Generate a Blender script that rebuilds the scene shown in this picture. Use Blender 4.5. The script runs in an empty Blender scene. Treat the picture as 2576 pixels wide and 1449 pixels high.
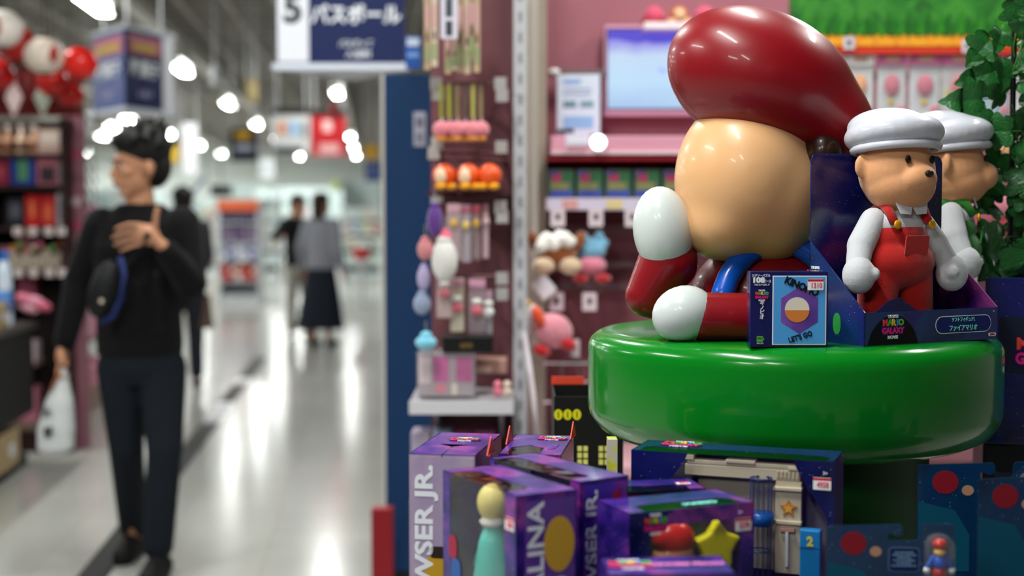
import bpy, bmesh, math, random
from mathutils import Vector, Matrix, Euler, noise
C = bpy.context.scene.collection
PI = math.pi
R = math.radians
rnd = random.Random(7)
sc = bpy.context.scene

# ------------------------------------------------------------ camera, world, light, exposure
FPX = 3578.0
CZ = 1.43
PITCH = math.atan(194.5 / FPX)
YAW = -math.atan(349.0 / FPX)
cd = bpy.data.cameras.new('camera'); cam = bpy.data.objects.new('camera', cd); C.objects.link(cam)
cd.sensor_width = 36.0; cd.lens = FPX * 36.0 / 2576.0
cd.clip_start = 0.05; cd.clip_end = 200
cam.location = (0, 0, CZ); cam.rotation_euler = (PI / 2 - PITCH, 0, YAW)
cd.dof.use_dof = True; cd.dof.focus_distance = 2.22; cd.dof.aperture_fstop = 2.3
cd.dof.aperture_blades = 0
sc.camera = cam
w = bpy.data.worlds.new('world'); sc.world = w; w.use_nodes = True
w.node_tree.nodes['Background'].inputs[0].default_value = (0.9, 0.95, 1.0, 1)
w.node_tree.nodes['Background'].inputs[1].default_value = 0.06
sc.view_settings.view_transform = 'Standard'; sc.view_settings.look = 'None'
sc.view_settings.gamma = 1; sc.view_settings.use_curve_mapping = False
sc.view_settings.exposure = 0.0
sc.cycles.max_bounces = 7; sc.cycles.transparent_max_bounces = 16
sc.cycles.caustics_reflective = False; sc.cycles.caustics_refractive = False
sc.cycles.sample_clamp_indirect = 4.0
LAMP_W = 30.0       # watts of each ceiling lamp near the camera
TUBE = 16.0         # emission strength of the tubes

# ------------------------------------------------------------ picture <-> place
_e = Euler((PI / 2 - PITCH, 0, YAW)).to_matrix()
CAMP = Vector((0, 0, CZ))
FH = Vector((-math.sin(YAW), math.cos(YAW), 0)); RH = Vector((math.cos(YAW), math.sin(YAW), 0))
def ray(px, py):
    return (_e @ Vector(((px - 1288.0) / FPX, -(py - 724.5) / FPX, -1.0)))
def pt(px, py, D):                       # point on the upright plane facing us at forward distance D
    r = ray(px, py); return CAMP + r * (D / r.dot(FH))
def onz(px, py, z):
    r = ray(px, py); return CAMP + r * ((z - CZ) / r.z)
def onx(px, py, x):
    r = ray(px, py); return CAMP + r * (x / r.x)
def S(D): return D / FPX                 # metres per pixel at D

# ------------------------------------------------------------ materials
def lin(c):
    c = c.lstrip('#'); v = [int(c[i:i + 2], 16) / 255 for i in (0, 2, 4)]
    return tuple((x / 12.92 if x <= .04045 else ((x + .055) / 1.055) ** 2.4) for x in v) + (1,)
MATS = {}
def mat(key, col='#808080', rough=.5, metal=0, coat=0, emis=None, es=0, var=0.0, vs=8.0, bump=0.0, bs=60.0, alpha=1, sheen=0, spec=.28, col2=None, sss=0):
    if key in MATS: return MATS[key]
    m = bpy.data.materials.new(key); m.use_nodes = True
    nt = m.node_tree; b = nt.nodes['Principled BSDF']
    b.inputs['Base Color'].default_value = lin(col); b.inputs['Roughness'].default_value = rough
    b.inputs['Metallic'].default_value = metal; b.inputs['Coat Weight'].default_value = coat
    b.inputs['Specular IOR Level'].default_value = spec
    b.inputs['Coat Roughness'].default_value = .08
    b.inputs['Sheen Weight'].default_value = sheen; b.inputs['Alpha'].default_value = alpha
    if emis: b.inputs['Emission Color'].default_value = lin(emis); b.inputs['Emission Strength'].default_value = es
    tc = nt.nodes.new('ShaderNodeTexCoord')
    n = nt.nodes.new('ShaderNodeTexNoise'); n.inputs['Scale'].default_value = vs; n.inputs['Detail'].default_value = 5
    nt.links.new(tc.outputs['Object'], n.inputs['Vector'])
    mx = nt.nodes.new('ShaderNodeMix'); mx.data_type = 'RGBA'
    c1 = lin(col); c2 = lin(col2) if col2 else tuple(x * .6 for x in c1[:3]) + (1,)
    mx.inputs[6].default_value = c1; mx.inputs[7].default_value = c2
    mr = nt.nodes.new('ShaderNodeMapRange'); mr.inputs[1].default_value = .35; mr.inputs[2].default_value = .7
    mr.inputs[3].default_value = 0; mr.inputs[4].default_value = max(var, .04)
    nt.links.new(n.outputs['Fac'], mr.inputs[0]); nt.links.new(mr.outputs[0], mx.inputs[0])
    nt.links.new(mx.outputs[2], b.inputs['Base Color'])
    if bump:
        n2 = nt.nodes.new('ShaderNodeTexNoise'); n2.inputs['Scale'].default_value = bs; n2.inputs['Detail'].default_value = 3
        nt.links.new(tc.outputs['Object'], n2.inputs['Vector'])
        bp = nt.nodes.new('ShaderNodeBump'); bp.inputs['Strength'].default_value = bump; bp.inputs['Distance'].default_value = .004
        nt.links.new(n2.outputs['Fac'], bp.inputs['Height']); nt.links.new(bp.outputs[0], b.inputs['Normal'])
    MATS[key] = m; return m
def plain(col, rough=.5, **k): return mat('paint_%s_%g' % (col, rough) + ''.join('%s%s' % i for i in sorted(k.items())), col, rough, **k)
def galaxy(key, stops, scale=9.0, rough=.22, stars=True, star_scale=260.0):
    if key in MATS: return MATS[key]
    m = bpy.data.materials.new(key); m.use_nodes = True; nt = m.node_tree; b = nt.nodes['Principled BSDF']
    tc = nt.nodes.new('ShaderNodeTexCoord')
    n = nt.nodes.new('ShaderNodeTexNoise'); n.inputs['Scale'].default_value = scale; n.inputs['Detail'].default_value = 6
    n.inputs['Distortion'].default_value = .6
    cr = nt.nodes.new('ShaderNodeValToRGB'); e = cr.color_ramp.elements
    while len(e) < len(stops): e.new(.5)
    for i, (p, c) in enumerate(stops): e[i].position = p; e[i].color = lin(c)
    nt.links.new(tc.outputs['Object'], n.inputs['Vector']); nt.links.new(n.outputs['Fac'], cr.inputs[0])
    out = cr.outputs[0]
    if stars:
        v = nt.nodes.new('ShaderNodeTexVoronoi'); v.inputs['Scale'].default_value = star_scale
        nt.links.new(tc.outputs['Object'], v.inputs['Vector'])
        lt = nt.nodes.new('ShaderNodeMath'); lt.operation = 'LESS_THAN'; lt.inputs[1].default_value = .11
        nt.links.new(v.outputs['Distance'], lt.inputs[0])
        sp = nt.nodes.new('ShaderNodeSeparateColor'); nt.links.new(v.outputs['Color'], sp.inputs[0])
        g = nt.nodes.new('ShaderNodeMath'); g.operation = 'GREATER_THAN'; g.inputs[1].default_value = .72
        nt.links.new(sp.outputs[0], g.inputs[0])
        mu = nt.nodes.new('ShaderNodeMath'); mu.operation = 'MULTIPLY'
        nt.links.new(lt.outputs[0], mu.inputs[0]); nt.links.new(g.outputs[0], mu.inputs[1])
        mu2 = nt.nodes.new('ShaderNodeMath'); mu2.operation = 'MULTIPLY'; mu2.inputs[1].default_value = .7
        nt.links.new(mu.outputs[0], mu2.inputs[0])
        mx = nt.nodes.new('ShaderNodeMix'); mx.data_type = 'RGBA'; mx.inputs[7].default_value = (.75, .85, 1, 1)
        nt.links.new(mu2.outputs[0], mx.inputs[0]); nt.links.new(out, mx.inputs[6]); out = mx.outputs[2]
    nt.links.new(out, b.inputs['Base Color']); b.inputs['Roughness'].default_value = rough
    b.inputs['Coat Weight'].default_value = .25; b.inputs['Coat Roughness'].default_value = .1
    MATS[key] = m; return m
def film(key='clear_film', tint='#ffffff', rough=.05, base=.045, milky=0.0):
    if key in MATS: return MATS[key]
    m = bpy.data.materials.new(key); m.use_nodes = True; nt = m.node_tree
    nt.nodes.remove(nt.nodes['Principled BSDF']); o = nt.nodes['Material Output']
    t = nt.nodes.new('ShaderNodeBsdfTransparent'); t.inputs[0].default_value = lin(tint)
    g = nt.nodes.new('ShaderNodeBsdfGlossy'); g.inputs['Roughness'].default_value = rough
    f = nt.nodes.new('ShaderNodeLayerWeight'); f.inputs[0].default_value = .5
    pw_ = nt.nodes.new('ShaderNodeMath'); pw_.operation = 'POWER'; pw_.inputs[1].default_value = 4
    nt.links.new(f.outputs['Facing'], pw_.inputs[0])
    tc = nt.nodes.new('ShaderNodeTexCoord'); n = nt.nodes.new('ShaderNodeTexNoise'); n.inputs['Scale'].default_value = 9
    nt.links.new(tc.outputs['Object'], n.inputs['Vector'])
    bp = nt.nodes.new('ShaderNodeBump'); bp.inputs['Strength'].default_value = .35; bp.inputs['Distance'].default_value = .01
    nt.links.new(n.outputs['Fac'], bp.inputs['Height'])
    nt.links.new(bp.outputs[0], g.inputs['Normal']); nt.links.new(bp.outputs[0], f.inputs['Normal'])
    a = nt.nodes.new('ShaderNodeMath'); a.operation = 'ADD'; a.inputs[1].default_value = base
    ml = nt.nodes.new('ShaderNodeMath'); ml.operation = 'MULTIPLY'; ml.inputs[1].default_value = .6
    nt.links.new(pw_.outputs[0], ml.inputs[0]); nt.links.new(ml.outputs[0], a.inputs[0])
    mx = nt.nodes.new('ShaderNodeMixShader'); nt.links.new(a.outputs[0], mx.inputs[0])
    nt.links.new(t.outputs[0], mx.inputs[1]); nt.links.new(g.outputs[0], mx.inputs[2])
    last = mx
    if milky:
        d = nt.nodes.new('ShaderNodeBsdfDiffuse'); d.inputs[0].default_value = (.8, .8, .82, 1)
        m2 = nt.nodes.new('ShaderNodeMixShader'); m2.inputs[0].default_value = milky
        nt.links.new(mx.outputs[0], m2.inputs[1]); nt.links.new(d.outputs[0], m2.inputs[2]); last = m2
    nt.links.new(last.outputs[0], o.inputs[0])
    MATS[key] = m; return m

# ------------------------------------------------------------ mesh building
class MB:
    def __init__(s): s.v = []; s.f = []
    def add(s, vs, fs, M=None):
        o = len(s.v)
        s.v += [tuple(M @ Vector(p)) for p in vs] if M is not None else [tuple(p) for p in vs]
        s.f += [tuple(i + o for i in f) for f in fs]; return s
    def box(s, x0, x1, y0, y1, z0, z1, M=None, ch=0):
        if ch:
            pr = rrect(x1 - x0, z1 - z0, ch, 2)
            pr = [(p[0] + (x0 + x1) / 2, p[1] + (z0 + z1) / 2) for p in pr]
            return s.plate(pr, y0, y1, M)
        vs = [(x, y, z) for z in (z0, z1) for y in (y0, y1) for x in (x0, x1)]
        return s.add(vs, [(0, 2, 3, 1), (4, 5, 7, 6), (0, 1, 5, 4), (2, 6, 7, 3), (0, 4, 6, 2), (1, 3, 7, 5)], M)
    def plate(s, poly, y0, y1, M=None):      # polygon in xz, extruded along y
        n = len(poly); vs = [(p[0], y0, p[1]) for p in poly] + [(p[0], y1, p[1]) for p in poly]
        fs = [tuple(range(n)), tuple(range(2 * n - 1, n - 1, -1))] + [(i, i + n, (i + 1) % n + n, (i + 1) % n) for i in range(n)]
        return s.add(vs, fs, M)
    def slab(s, poly, z0, z1, M=None):       # polygon in xy, extruded up
        n = len(poly); vs = [(p[0], p[1], z0) for p in poly] + [(p[0], p[1], z1) for p in poly]
        fs = [tuple(range(n - 1, -1, -1)), tuple(range(n, 2 * n))] + [(i, (i + 1) % n, (i + 1) % n + n, i + n) for i in range(n)]
        return s.add(vs, fs, M)
    def lathe(s, prof, n=24, M=None):        # profile [(r,z)] about z
        vs = []; fs = []; m = len(prof)
        for (r, z) in prof:
            for k in range(n):
                a = 2 * PI * k / n; vs.append((r * math.cos(a), r * math.sin(a), z))
        for i in range(m - 1):
            for k in range(n):
                k2 = (k + 1) % n; fs.append((i * n + k, i * n + k2, (i + 1) * n + k2, (i + 1) * n + k))
        fs.append(tuple(range(n - 1, -1, -1))); fs.append(tuple(range((m - 1) * n, m * n)))
        return s.add(vs, fs, M)
    def cap(s, p0, p1, r0, r1, n=14, flat=1.0, M=None, up=None):     # tapered capsule
        p0 = Vector(p0); p1 = Vector(p1); d = p1 - p0; L = d.length
        if L < 1e-6: d = Vector((0, 0, 1)); L = 1e-6
        q = d.to_track_quat('Z', 'Y') if up is None else None
        T = Matrix.Translation(p0) @ q.to_matrix().to_4x4()
        pr = [(max(r0 * math.cos(a), 1e-4), r0 * math.sin(a)) for a in [-PI / 2 + PI / 2 * i / 4 for i in range(4)]]
        pr += [(r0, 0), (r1, L)]
        pr += [(max(r1 * math.cos(a), 1e-4), L + r1 * math.sin(a)) for a in [PI / 2 * i / 4 for i in range(1, 5)]]
        if flat != 1: T = T @ Matrix.Diagonal((1, flat, 1, 1))
        if M is not None: T = M @ T
        return s.lathe(pr, n, T)
    def cyl(s, p0, p1, r0, r1=None, n=14, M=None):
        p0 = Vector(p0); p1 = Vector(p1); d = p1 - p0; r1 = r0 if r1 is None else r1
        T = Matrix.Translation(p0) @ d.to_track_quat('Z', 'Y').to_matrix().to_4x4()
        if M is not None: T = M @ T
        return s.lathe([(r0, 0), (r1, d.length)], n, T)
    def ell(s, c, r, n=20, rot=(0, 0, 0), M=None):
        T = Matrix.Translation(Vector(c)) @ Euler(rot).to_matrix().to_4x4() @ Matrix.Diagonal((r[0], r[1], r[2], 1))
        if M is not None: T = M @ T
        h = max(6, n // 2)
        return s.lathe([(max(math.sin(PI * i / h), 1e-3), -math.cos(PI * i / h)) for i in range(h + 1)], n, T)
    def tube(s, pts, r, n=8, M=None, closed=False):
        pts = [Vector(p) for p in pts]; N = len(pts); rings = []
        for i, p in enumerate(pts):
            d = (pts[(i + 1) % N] - pts[i - 1]) if closed else (pts[min(i + 1, N - 1)] - pts[max(i - 1, 0)])
            q = d.to_track_quat('Z', 'Y'); rr = r[i] if isinstance(r, (list, tuple)) else r
            rings.append([p + q @ Vector((rr * math.cos(2 * PI * k / n), rr * math.sin(2 * PI * k / n), 0)) for k in range(n)])
        vs = [v for g in rings for v in g]; fs = []
        for i in range(N if closed else N - 1):
            j = (i + 1) % N
            for k in range(n): fs.append((i * n + k, i * n + (k + 1) % n, j * n + (k + 1) % n, j * n + k))
        if not closed: fs += [tuple(range(n - 1, -1, -1)), tuple(range((N - 1) * n, N * n))]
        return s.add(vs, fs, M)
    def mesh(s, name='m', material=None, smooth=False, bevel=0, remesh=0, sm=0, sub=0, floor0=False, auto=None):
        me = bpy.data.meshes.new(name); me.from_pydata(s.v, [], s.f); me.update()
        bm = bmesh.new(); bm.from_mesh(me); bmesh.ops.recalc_face_normals(bm, faces=bm.faces)
        if bevel:
            ed = [e for e in bm.edges if len(e.link_faces) == 2 and e.calc_face_angle(0) > .5]
            bmesh.ops.bevel(bm, geom=ed, offset=bevel, segments=2, affect='EDGES', profile=.5)
        bm.to_mesh(me); bm.free()
        if remesh or sub:
            o = bpy.data.objects.new('tmp', me); C.objects.link(o)
            if remesh:
                md = o.modifiers.new('r', 'REMESH'); md.mode = 'VOXEL'; md.voxel_size = remesh; md.adaptivity = 0
                if sm: ms = o.modifiers.new('s', 'SMOOTH'); ms.iterations = sm; ms.factor = .5
            if sub: md = o.modifiers.new('u', 'SUBSURF'); md.levels = sub; md.render_levels = sub
            dg = bpy.context.evaluated_depsgraph_get(); dg.update()
            m2 = bpy.data.meshes.new_from_object(o.evaluated_get(dg)); bpy.data.objects.remove(o)
            me = m2; smooth = True; me.name = name
        if floor0:
            for v in me.vertices: v.co.z = max(v.co.z, .0004)
        if smooth: me.polygons.foreach_set('use_smooth', [True] * len(me.polygons))
        if smooth and auto:
            try: me.set_sharp_from_angle(angle=auto)
            except Exception: pass
        if material: me.materials.clear(); me.materials.append(material)
        return me
    def build(s, name, material, parent=None, loc=None, **k):
        return obj(name, s.mesh(name, material, **k), parent, loc)
def obj(name, me, parent=None, loc=None, rot=None):
    o = bpy.data.objects.new(name, me); C.objects.link(o)
    if parent is not None: o.parent = parent
    if loc is not None: o.location = loc
    if rot is not None: o.rotation_euler = rot
    return o
def tag(o, label=None, cat=None, group=None, kind=None):
    if label: o['label'] = label
    if cat: o['category'] = cat
    if group: o['group'] = group
    if kind: o['kind'] = kind
    return o
def thing(name, label, cat, loc=(0, 0, 0), rz=0, group=None):
    o = bpy.data.objects.new(name, None); C.objects.link(o); o.empty_display_size = .05
    o.location = loc; o.rotation_euler = rz if isinstance(rz, tuple) else (0, 0, rz)
    return tag(o, label, cat, group)
def struct(o): o['kind'] = 'structure'; return o
def dup(root, loc, rz=None, label=None, group=None, scale=None):
    r = root.copy(); C.objects.link(r); r.location = loc
    if rz is not None: r.rotation_euler = rz if isinstance(rz, tuple) else (0, 0, rz)
    if scale: r.scale = (scale,) * 3
    if label: r['label'] = label
    if group: r['group'] = group
    for ch in list(root.children):
        c = ch.copy(); C.objects.link(c); c.parent = r
        for g in list(ch.children):
            d = g.copy(); C.objects.link(d); d.parent = c
    return r
def rrect(w_, h_, r, n=4):
    out = []
    for cx, cy, a0 in ((w_ / 2 - r, h_ / 2 - r, 0), (-w_ / 2 + r, h_ / 2 - r, 90), (-w_ / 2 + r, -h_ / 2 + r, 180), (w_ / 2 - r, -h_ / 2 + r, 270)):
        for k in range(n + 1):
            a = R(a0 + 90 * k / n); out.append((cx + r * math.cos(a), cy + r * math.sin(a)))
    return out[::-1]
def star_poly(n, ro, ri, a0=90):
    return [((ro if k % 2 == 0 else ri) * math.cos(R(a0 + 180 * k / n)), (ro if k % 2 == 0 else ri) * math.sin(R(a0 + 180 * k / n))) for k in range(2 * n)][::-1]
UP = (PI / 2, 0, 0)
def text(body, size, material, parent, loc, rot=UP, bold=0.0, ext=.0003, align='CENTER', name='lettering', sx=1, shear=0, width=None):
    cu = bpy.data.curves.new('t', 'FONT'); cu.body = body; cu.size = size; cu.align_x = align; cu.align_y = 'CENTER'
    cu.offset = bold * size; cu.extrude = ext; cu.shear = shear; cu.space_line = .9
    cu.resolution_u = 3
    o = bpy.data.objects.new('t', cu); C.objects.link(o)
    dg = bpy.context.evaluated_depsgraph_get(); dg.update()
    me = bpy.data.meshes.new_from_object(o.evaluated_get(dg)); bpy.data.objects.remove(o)
    me.transform(Matrix.Diagonal((sx, 1, 1, 1)))
    if width and len(me.vertices):
        xs = [v.co.x for v in me.vertices]; k = width / (max(xs) - min(xs)); me.transform(Matrix.Diagonal((k, 1, 1, 1)))
    me.materials.clear(); me.materials.append(material)
    return obj(name, me, parent, loc, rot)
def stuff(bm_mesh): pass
# ------------------------------------------------------------ the setting
def floor_mat():
    m = mat('floor_tiles', '#bab8b2', .15, var=.25, vs=1.6, col2='#a3a29d', bump=.05, bs=3)
    nt = m.node_tree; b = nt.nodes['Principled BSDF']
    b.inputs['Specular IOR Level'].default_value = .5
    tc = nt.nodes.new('ShaderNodeTexCoord')
    br = nt.nodes.new('ShaderNodeTexBrick'); br.offset = 0; br.inputs['Scale'].default_value = 1.0
    br.inputs['Brick Width'].default_value = .45; br.inputs['Row Height'].default_value = .45; br.inputs['Mortar Size'].default_value = .0016
    br.inputs['Color1'].default_value = (1, 1, 1, 1); br.inputs['Color2'].default_value = (.95, .95, .95, 1); br.inputs['Mortar'].default_value = (.62, .62, .6, 1)
    nt.links.new(tc.outputs['Object'], br.inputs['Vector'])
    old = b.inputs['Base Color'].links[0].from_socket
    mx = nt.nodes.new('ShaderNodeMix'); mx.data_type = 'RGBA'; mx.blend_type = 'MULTIPLY'; mx.inputs[0].default_value = 1
    nt.links.new(old, mx.inputs[6]); nt.links.new(br.outputs[0], mx.inputs[7]); nt.links.new(mx.outputs[2], b.inputs['Base Color'])
    return m
MW = plain('#e8e8e4', .45)
struct(MB().box(-22, 9, -4, 75, -.1, 0).build('floor', floor_mat()))
# ceiling: deck, with a grid of louvre beams below it
ceil = struct(MB().box(-22, 9, -4, 75, 4.3, 4.4).build('ceiling', plain('#55524e', .9, var=.3)))
bmat = plain('#a8a39c', .6)
g = MB().box(-22, 9, -.02, .02, 4.02, 4.12).mesh('beam', bmat)
for i in range(60):
    obj('beam', g, ceil, (0, 3 + i * (1.0 if i < 40 else 1.6) + (0 if i < 40 else -24), 0))
g2 = MB().box(-.015, .015, 3, 74, 4.0, 4.06).mesh('rail', bmat)
for i in range(44): obj('rail', g2, ceil, (-18 + i * .6, 0, 0))
g3 = MB().box(-.09, .09, 3, 74, 3.72, 3.86).mesh('lamp_track', plain('#b9b6b0', .5))
for x in (-8.1, -5.42, -2.73, -.61): obj('lamp_track', g3, ceil, (x, 0, 0))
struct(MB().box(-22, 9, 60, 60.2, 0, 4.3).build('wall_back', plain('#e4ece8', .7, var=.3, vs=.6)))
struct(MB().box(-22.2, -22, -4, 75, 0, 4.3).build('wall_left', plain('#d8dcd8', .7)))
struct(MB().box(9, 9.2, -4, 75, 0, 4.3).build('wall_right', plain('#c8c0c0', .7)))
# black guide tape on the floor with a lettered white break in it
tb = plain('#0c0a08', .6); tx = -1.10
for y0, y1 in ((3.2, 9.65), (10.75, 11.75), (12.35, 14.0)):
    struct(MB().box(tx - .06, tx + .06, y0, y1, .0, .0025).build('trim_1', tb))
for y0, y1 in ((9.75, 10.0), (10.1, 10.3), (10.4, 10.62), (11.9, 12.2)):
    struct(MB().box(tx - .055, tx + .055, y0, y1, .0, .0025).build('trim_2', plain('#8c8a90', .3)))
    struct(MB().box(tx - .055, tx + .055, y1 + .01, y1 + .06, .0, .0025).build('trim_2', plain('#f0f0f2', .3)))

# lamps
def tube_mat():
    return mat('lamp_tube', '#ffffff', .4, emis='#f3fff4', es=TUBE)
def make_lamp():
    t = thing('ceiling_light', 'fluorescent ceiling light', 'ceiling light')
    MB().box(-.08, .08, -.64, .64, .05, .16).build('housing', plain('#d8d8d4', .4), t, bevel=.006)
    MB().cap((0, -.6, 0), (0, .6, 0), .048, .048, 12).build('lamp_tube', tube_mat(), t, smooth=True)
    for y in (-.65, .62): MB().box(-.05, .05, y, y + .03, -.03, .06).build('end_cap', plain('#eeeeee', .4), t)
    MB().cyl((0, -.4, .16), (0, -.4, .3), .008).build('hanger', plain('#aaaaaa', .4, metal=1), t)
    return t
lamp0 = make_lamp(); used_lamp = [False]
def put_lamp(x, y, z, label, light=True, group=None, pw=None):
    if not used_lamp[0]: l = lamp0; used_lamp[0] = True; l.location = (x, y, z)
    else: l = dup(lamp0, (x, y, z))
    l['label'] = label
    if group: l['group'] = group
    if light:
        a = bpy.data.lights.new('tube_light', 'AREA'); a.shape = 'RECTANGLE'; a.size = .14; a.size_y = 1.2
        a.energy = pw or LAMP_W; a.color = (.97, 1, .97)
        ao = bpy.data.objects.new('tube_light', a); C.objects.link(ao); ao.parent = l; ao.location = (0, 0, -.06)
        ao.visible_camera = True
    return l
ordn = ['nearest', 'second', 'third', 'fourth', 'fifth', 'sixth', 'seventh', 'eighth']
for i, y in enumerate((14.5, 21.0, 27.6, 34.2)):
    put_lamp(-2.73, y, 3.5, 'white fluorescent tube on the bright lamp row above the aisle, %s from us' % ordn[i], pw=LAMP_W * (.9, 1.5, 2.4, 3.4)[i])
for i, y in enumerate((41, 47.5, 54)):
    put_lamp(-2.73, y, 3.5, 'small far tube ending the lamp row above the aisle, %s of the distant ones' % ordn[i] if i else 'small far tube ending the lamp row above the aisle, nearest of the distant ones', pw=LAMP_W * 4)
for i, y in enumerate((32.5, 38.8, 45.6, 52.0)):
    put_lamp(-5.42, y, 3.5, 'white fluorescent tube on the lamp row left of the aisle row, %s from us' % ordn[i], pw=LAMP_W * 4)
put_lamp(-6.4, 36.0, 3.5, 'leftmost white fluorescent tube glowing just above the dark-haired man')
for i, y in enumerate((24.9, 39.4, 46, 53)):
    put_lamp(-.61, y, 3.5, 'white fluorescent tube on the row beside the blue pillar, %s from us' % ordn[i], pw=LAMP_W * 3)
for x in (-8.1, -11, -14):
    for y in (20, 32, 44, 56): put_lamp(x, y, 3.7, 'fluorescent tube far off over the left aisles of the shop', group='lamps over the left aisles', pw=LAMP_W * 5)
# unseen lamps overhead and behind: same rows continued, some added to brighten the bays
for x, y, k in ((-2.73, 8.2, 1.5), (-2.73, 2.6, 1.7), (-2.73, -1.6, 1.3), (-5.4, 6, 1.0), (-5.4, 12, 1.2), (-5.4, 18, 1.2), (-5.4, 25, 1.2), (-.61, 18, .9), (-.61, 11.8, .9), (-.6, 5.4, 1.2), (-.35, 1.6, 1.6), (2.6, 6.0, 1.2), (1.0, 3.5, .25), (2.4, 3.5, .4), (-1.2, -1.5, .8)):
    put_lamp(x, y, 3.5, 'unseen fluorescent tube overhead, above the frame', group='lamps above the frame', pw=LAMP_W * k)
# ------------------------------------------------------------ the green drum and the sculpture on it
def F(lat, D, z): return RH * lat + FH * D + Vector((0, 0, z))
def lat(px, D): return (px - 1288.0) / FPX * D
def rotdirs(x, y):
    x = Vector(x).normalized(); y = Vector(y).normalized(); z = x.cross(y)
    return Matrix((x, y, z)).transposed().to_euler()
DD = 2.40; DL = lat(1992, DD); ZT = 1.229; DR = .343
GREEN = mat('green_gloss', '#067a1b', .2, coat=.45, var=.12, vs=3, col2='#046614')
drum = thing('display_drum', 'big glossy green round display plinth under the large figure display', 'display plinth', F(DL, DD, 0), YAW)
zb = 1.052
prof = [(DR - .045, zb), (DR - .02, zb + .012), (DR - .004, zb + .034), (DR, zb + .05)]
prof += [(DR, ZT - .036)] + [(DR - .036 + .036 * math.cos(a), ZT - .030 + .030 * math.sin(a)) for a in [R(k) for k in (12, 30, 50, 70)]] + [(DR - .042, ZT), (.001, ZT)]
prof = [(.001, zb)] + prof
MB().lathe(prof, 96).build('drum_top', GREEN, drum, smooth=True, auto=R(38))
DKG = mat('dark_green_paint', '#053a0c', .4)
MB().lathe([(.31, .0), (.31, .04), (.29, .06), (.25, .6), (.228, 1.0), (.228, zb)], 64).build('pedestal', DKG, drum, smooth=True, auto=R(40))
MB().lathe([(.34, 0), (.34, .02), (.312, .03)], 48).build('foot_ring', plain('#111411', .4), drum, smooth=True, auto=R(30))

RED = mat('dark_red_gloss', '#820b16', .36, coat=.25, var=.2, vs=5, col2='#6c0912')
TAN = mat('tan_gloss', '#dca877', .34, coat=.15, var=.1, vs=4, col2='#cf9868')
WHT = mat('white_gloss', '#ccd2d0', .28, coat=.2)
BLU = mat('blue_gloss', '#0b4fb4', .28, coat=.4)
BRN = mat('brown_gloss', '#34190f', .3, coat=.4)
sculpt = thing('stacked_sculpture', 'giant glossy display piece, dark red dome over tan rounded form, on the green plinth', 'sculpture', F(DL, DD, ZT), YAW)
k_ = S(DD)
def Q(px, py, dy=0.0):        # picture pixel -> sculpture coordinates at a depth dy behind the drum's centre
    p = pt(px, py, DD + dy); v = p - Vector(sculpt.location)
    return Vector((v.dot(RH), v.dot(FH), v.z))
# tan ovoid, a smooth pebble with no features
m = MB()
m.ell(Q(1872, 446), (.118, .135, .142), 40, (0, R(6), 0))
m.ell(Q(1820, 560, -.01), (.078, .10, .066), 32)
m.ell(Q(1935, 480, .0), (.098, .12, .125), 32)
m.build('tan_form', TAN, sculpt, remesh=.006, sm=60)
# red dome: rounded shell tilted down to the right with a thick soft rim
m = MB()
m.ell(Q(1915, 205, .0), (.168, .145, .118), 44, (0, R(24), 0))
m.ell(Q(2055, 290, .02), (.128, .13, .082), 36, (0, R(54), 0))
m.build('red_dome', RED, sculpt, remesh=.006, sm=90)
MB().ell(Q(2052, 385, -.02), (.046, .085, .058), 28, (0, R(20), 0)).build('brown_form', BRN, sculpt, smooth=True)
# lower forms
m = MB(); m.ell(Q(1935, 745, .04), (.135, .11, .100), 40); m.ell(Q(1945, 800, .04), (.125, .11, .05), 32)
m.build('red_base_form', RED, sculpt, remesh=.006, sm=10, floor0=True)
pts = []
for k in range(15):
    a = R(12 * k + 8); pts.append(Q(1960 - 150 * math.cos(a), 800 - 190 * math.sin(a), -.085 + .05 * math.sin(a)))
MB().tube(pts, .019, 14).build('blue_band', BLU, sculpt, smooth=True, floor0=True)
m = MB(); m.cap(Q(1680, 660, -.02), Q(1625, 745, -.02), .052, .036, 24); m.cap(Q(1625, 745, -.02), Q(1700, 772, -.02), .036, .03, 24)
m.build('red_side_form', RED, sculpt, remesh=.005, sm=8, floor0=True)
MB().ell(Q(1668, 580, -.03), (.050, .052, .074), 32, (0, R(-8), 0)).build('white_side_form', WHT, sculpt, smooth=True)
MB().cap(Q(1770, 798, -.20), Q(2010, 806, -.185), .0385, .042, 28).build('red_front_form', RED, sculpt, smooth=True, floor0=True)
m = MB(); m.ell(Q(1720, 790, -.2), (.050, .044, .044), 28, (0, R(-20), 0))
m.build('white_front_form', WHT, sculpt, smooth=True, floor0=True)

# ------------------------------------------------------------ fitting of boxes to their corners
def fit(N, L, Rr, D0=None, z=None, w_=None, d_=None):
    """nearest, left and right corner pixels of one level outline -> corner origin, rotation, width, depth"""
    n = pt(N[0], N[1], D0) if z is None else onz(N[0], N[1], z)
    z = n.z
    l = onz(L[0], L[1], z) if L else None; r = onz(Rr[0], Rr[1], z) if Rr else None
    if r is not None and (l is None or (r - n).length > (l - n).length):
        y = (r - n); y.z = 0; dd = y.length; y.normalize(); x = Vector((y.y, -y.x, 0))
        ww = w_ or abs((l - n).dot(x)); dd = d_ or dd
    else:
        x = (n - l); x.z = 0; ww = w_ or x.length; x.normalize(); y = Vector((-x.y, x.x, 0))
        dd = d_ or abs((r - n).dot(y)) if r is not None else d_
    o = n - x * ww
    return o, math.atan2(x.y, x.x), ww, dd
PURP = galaxy('galaxy_purple', [(.3, '#150d44'), (.44, '#2a1874'), (.53, '#4a2488'), (.62, '#8a3490'), (.72, '#241a6a')], 13)
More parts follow.
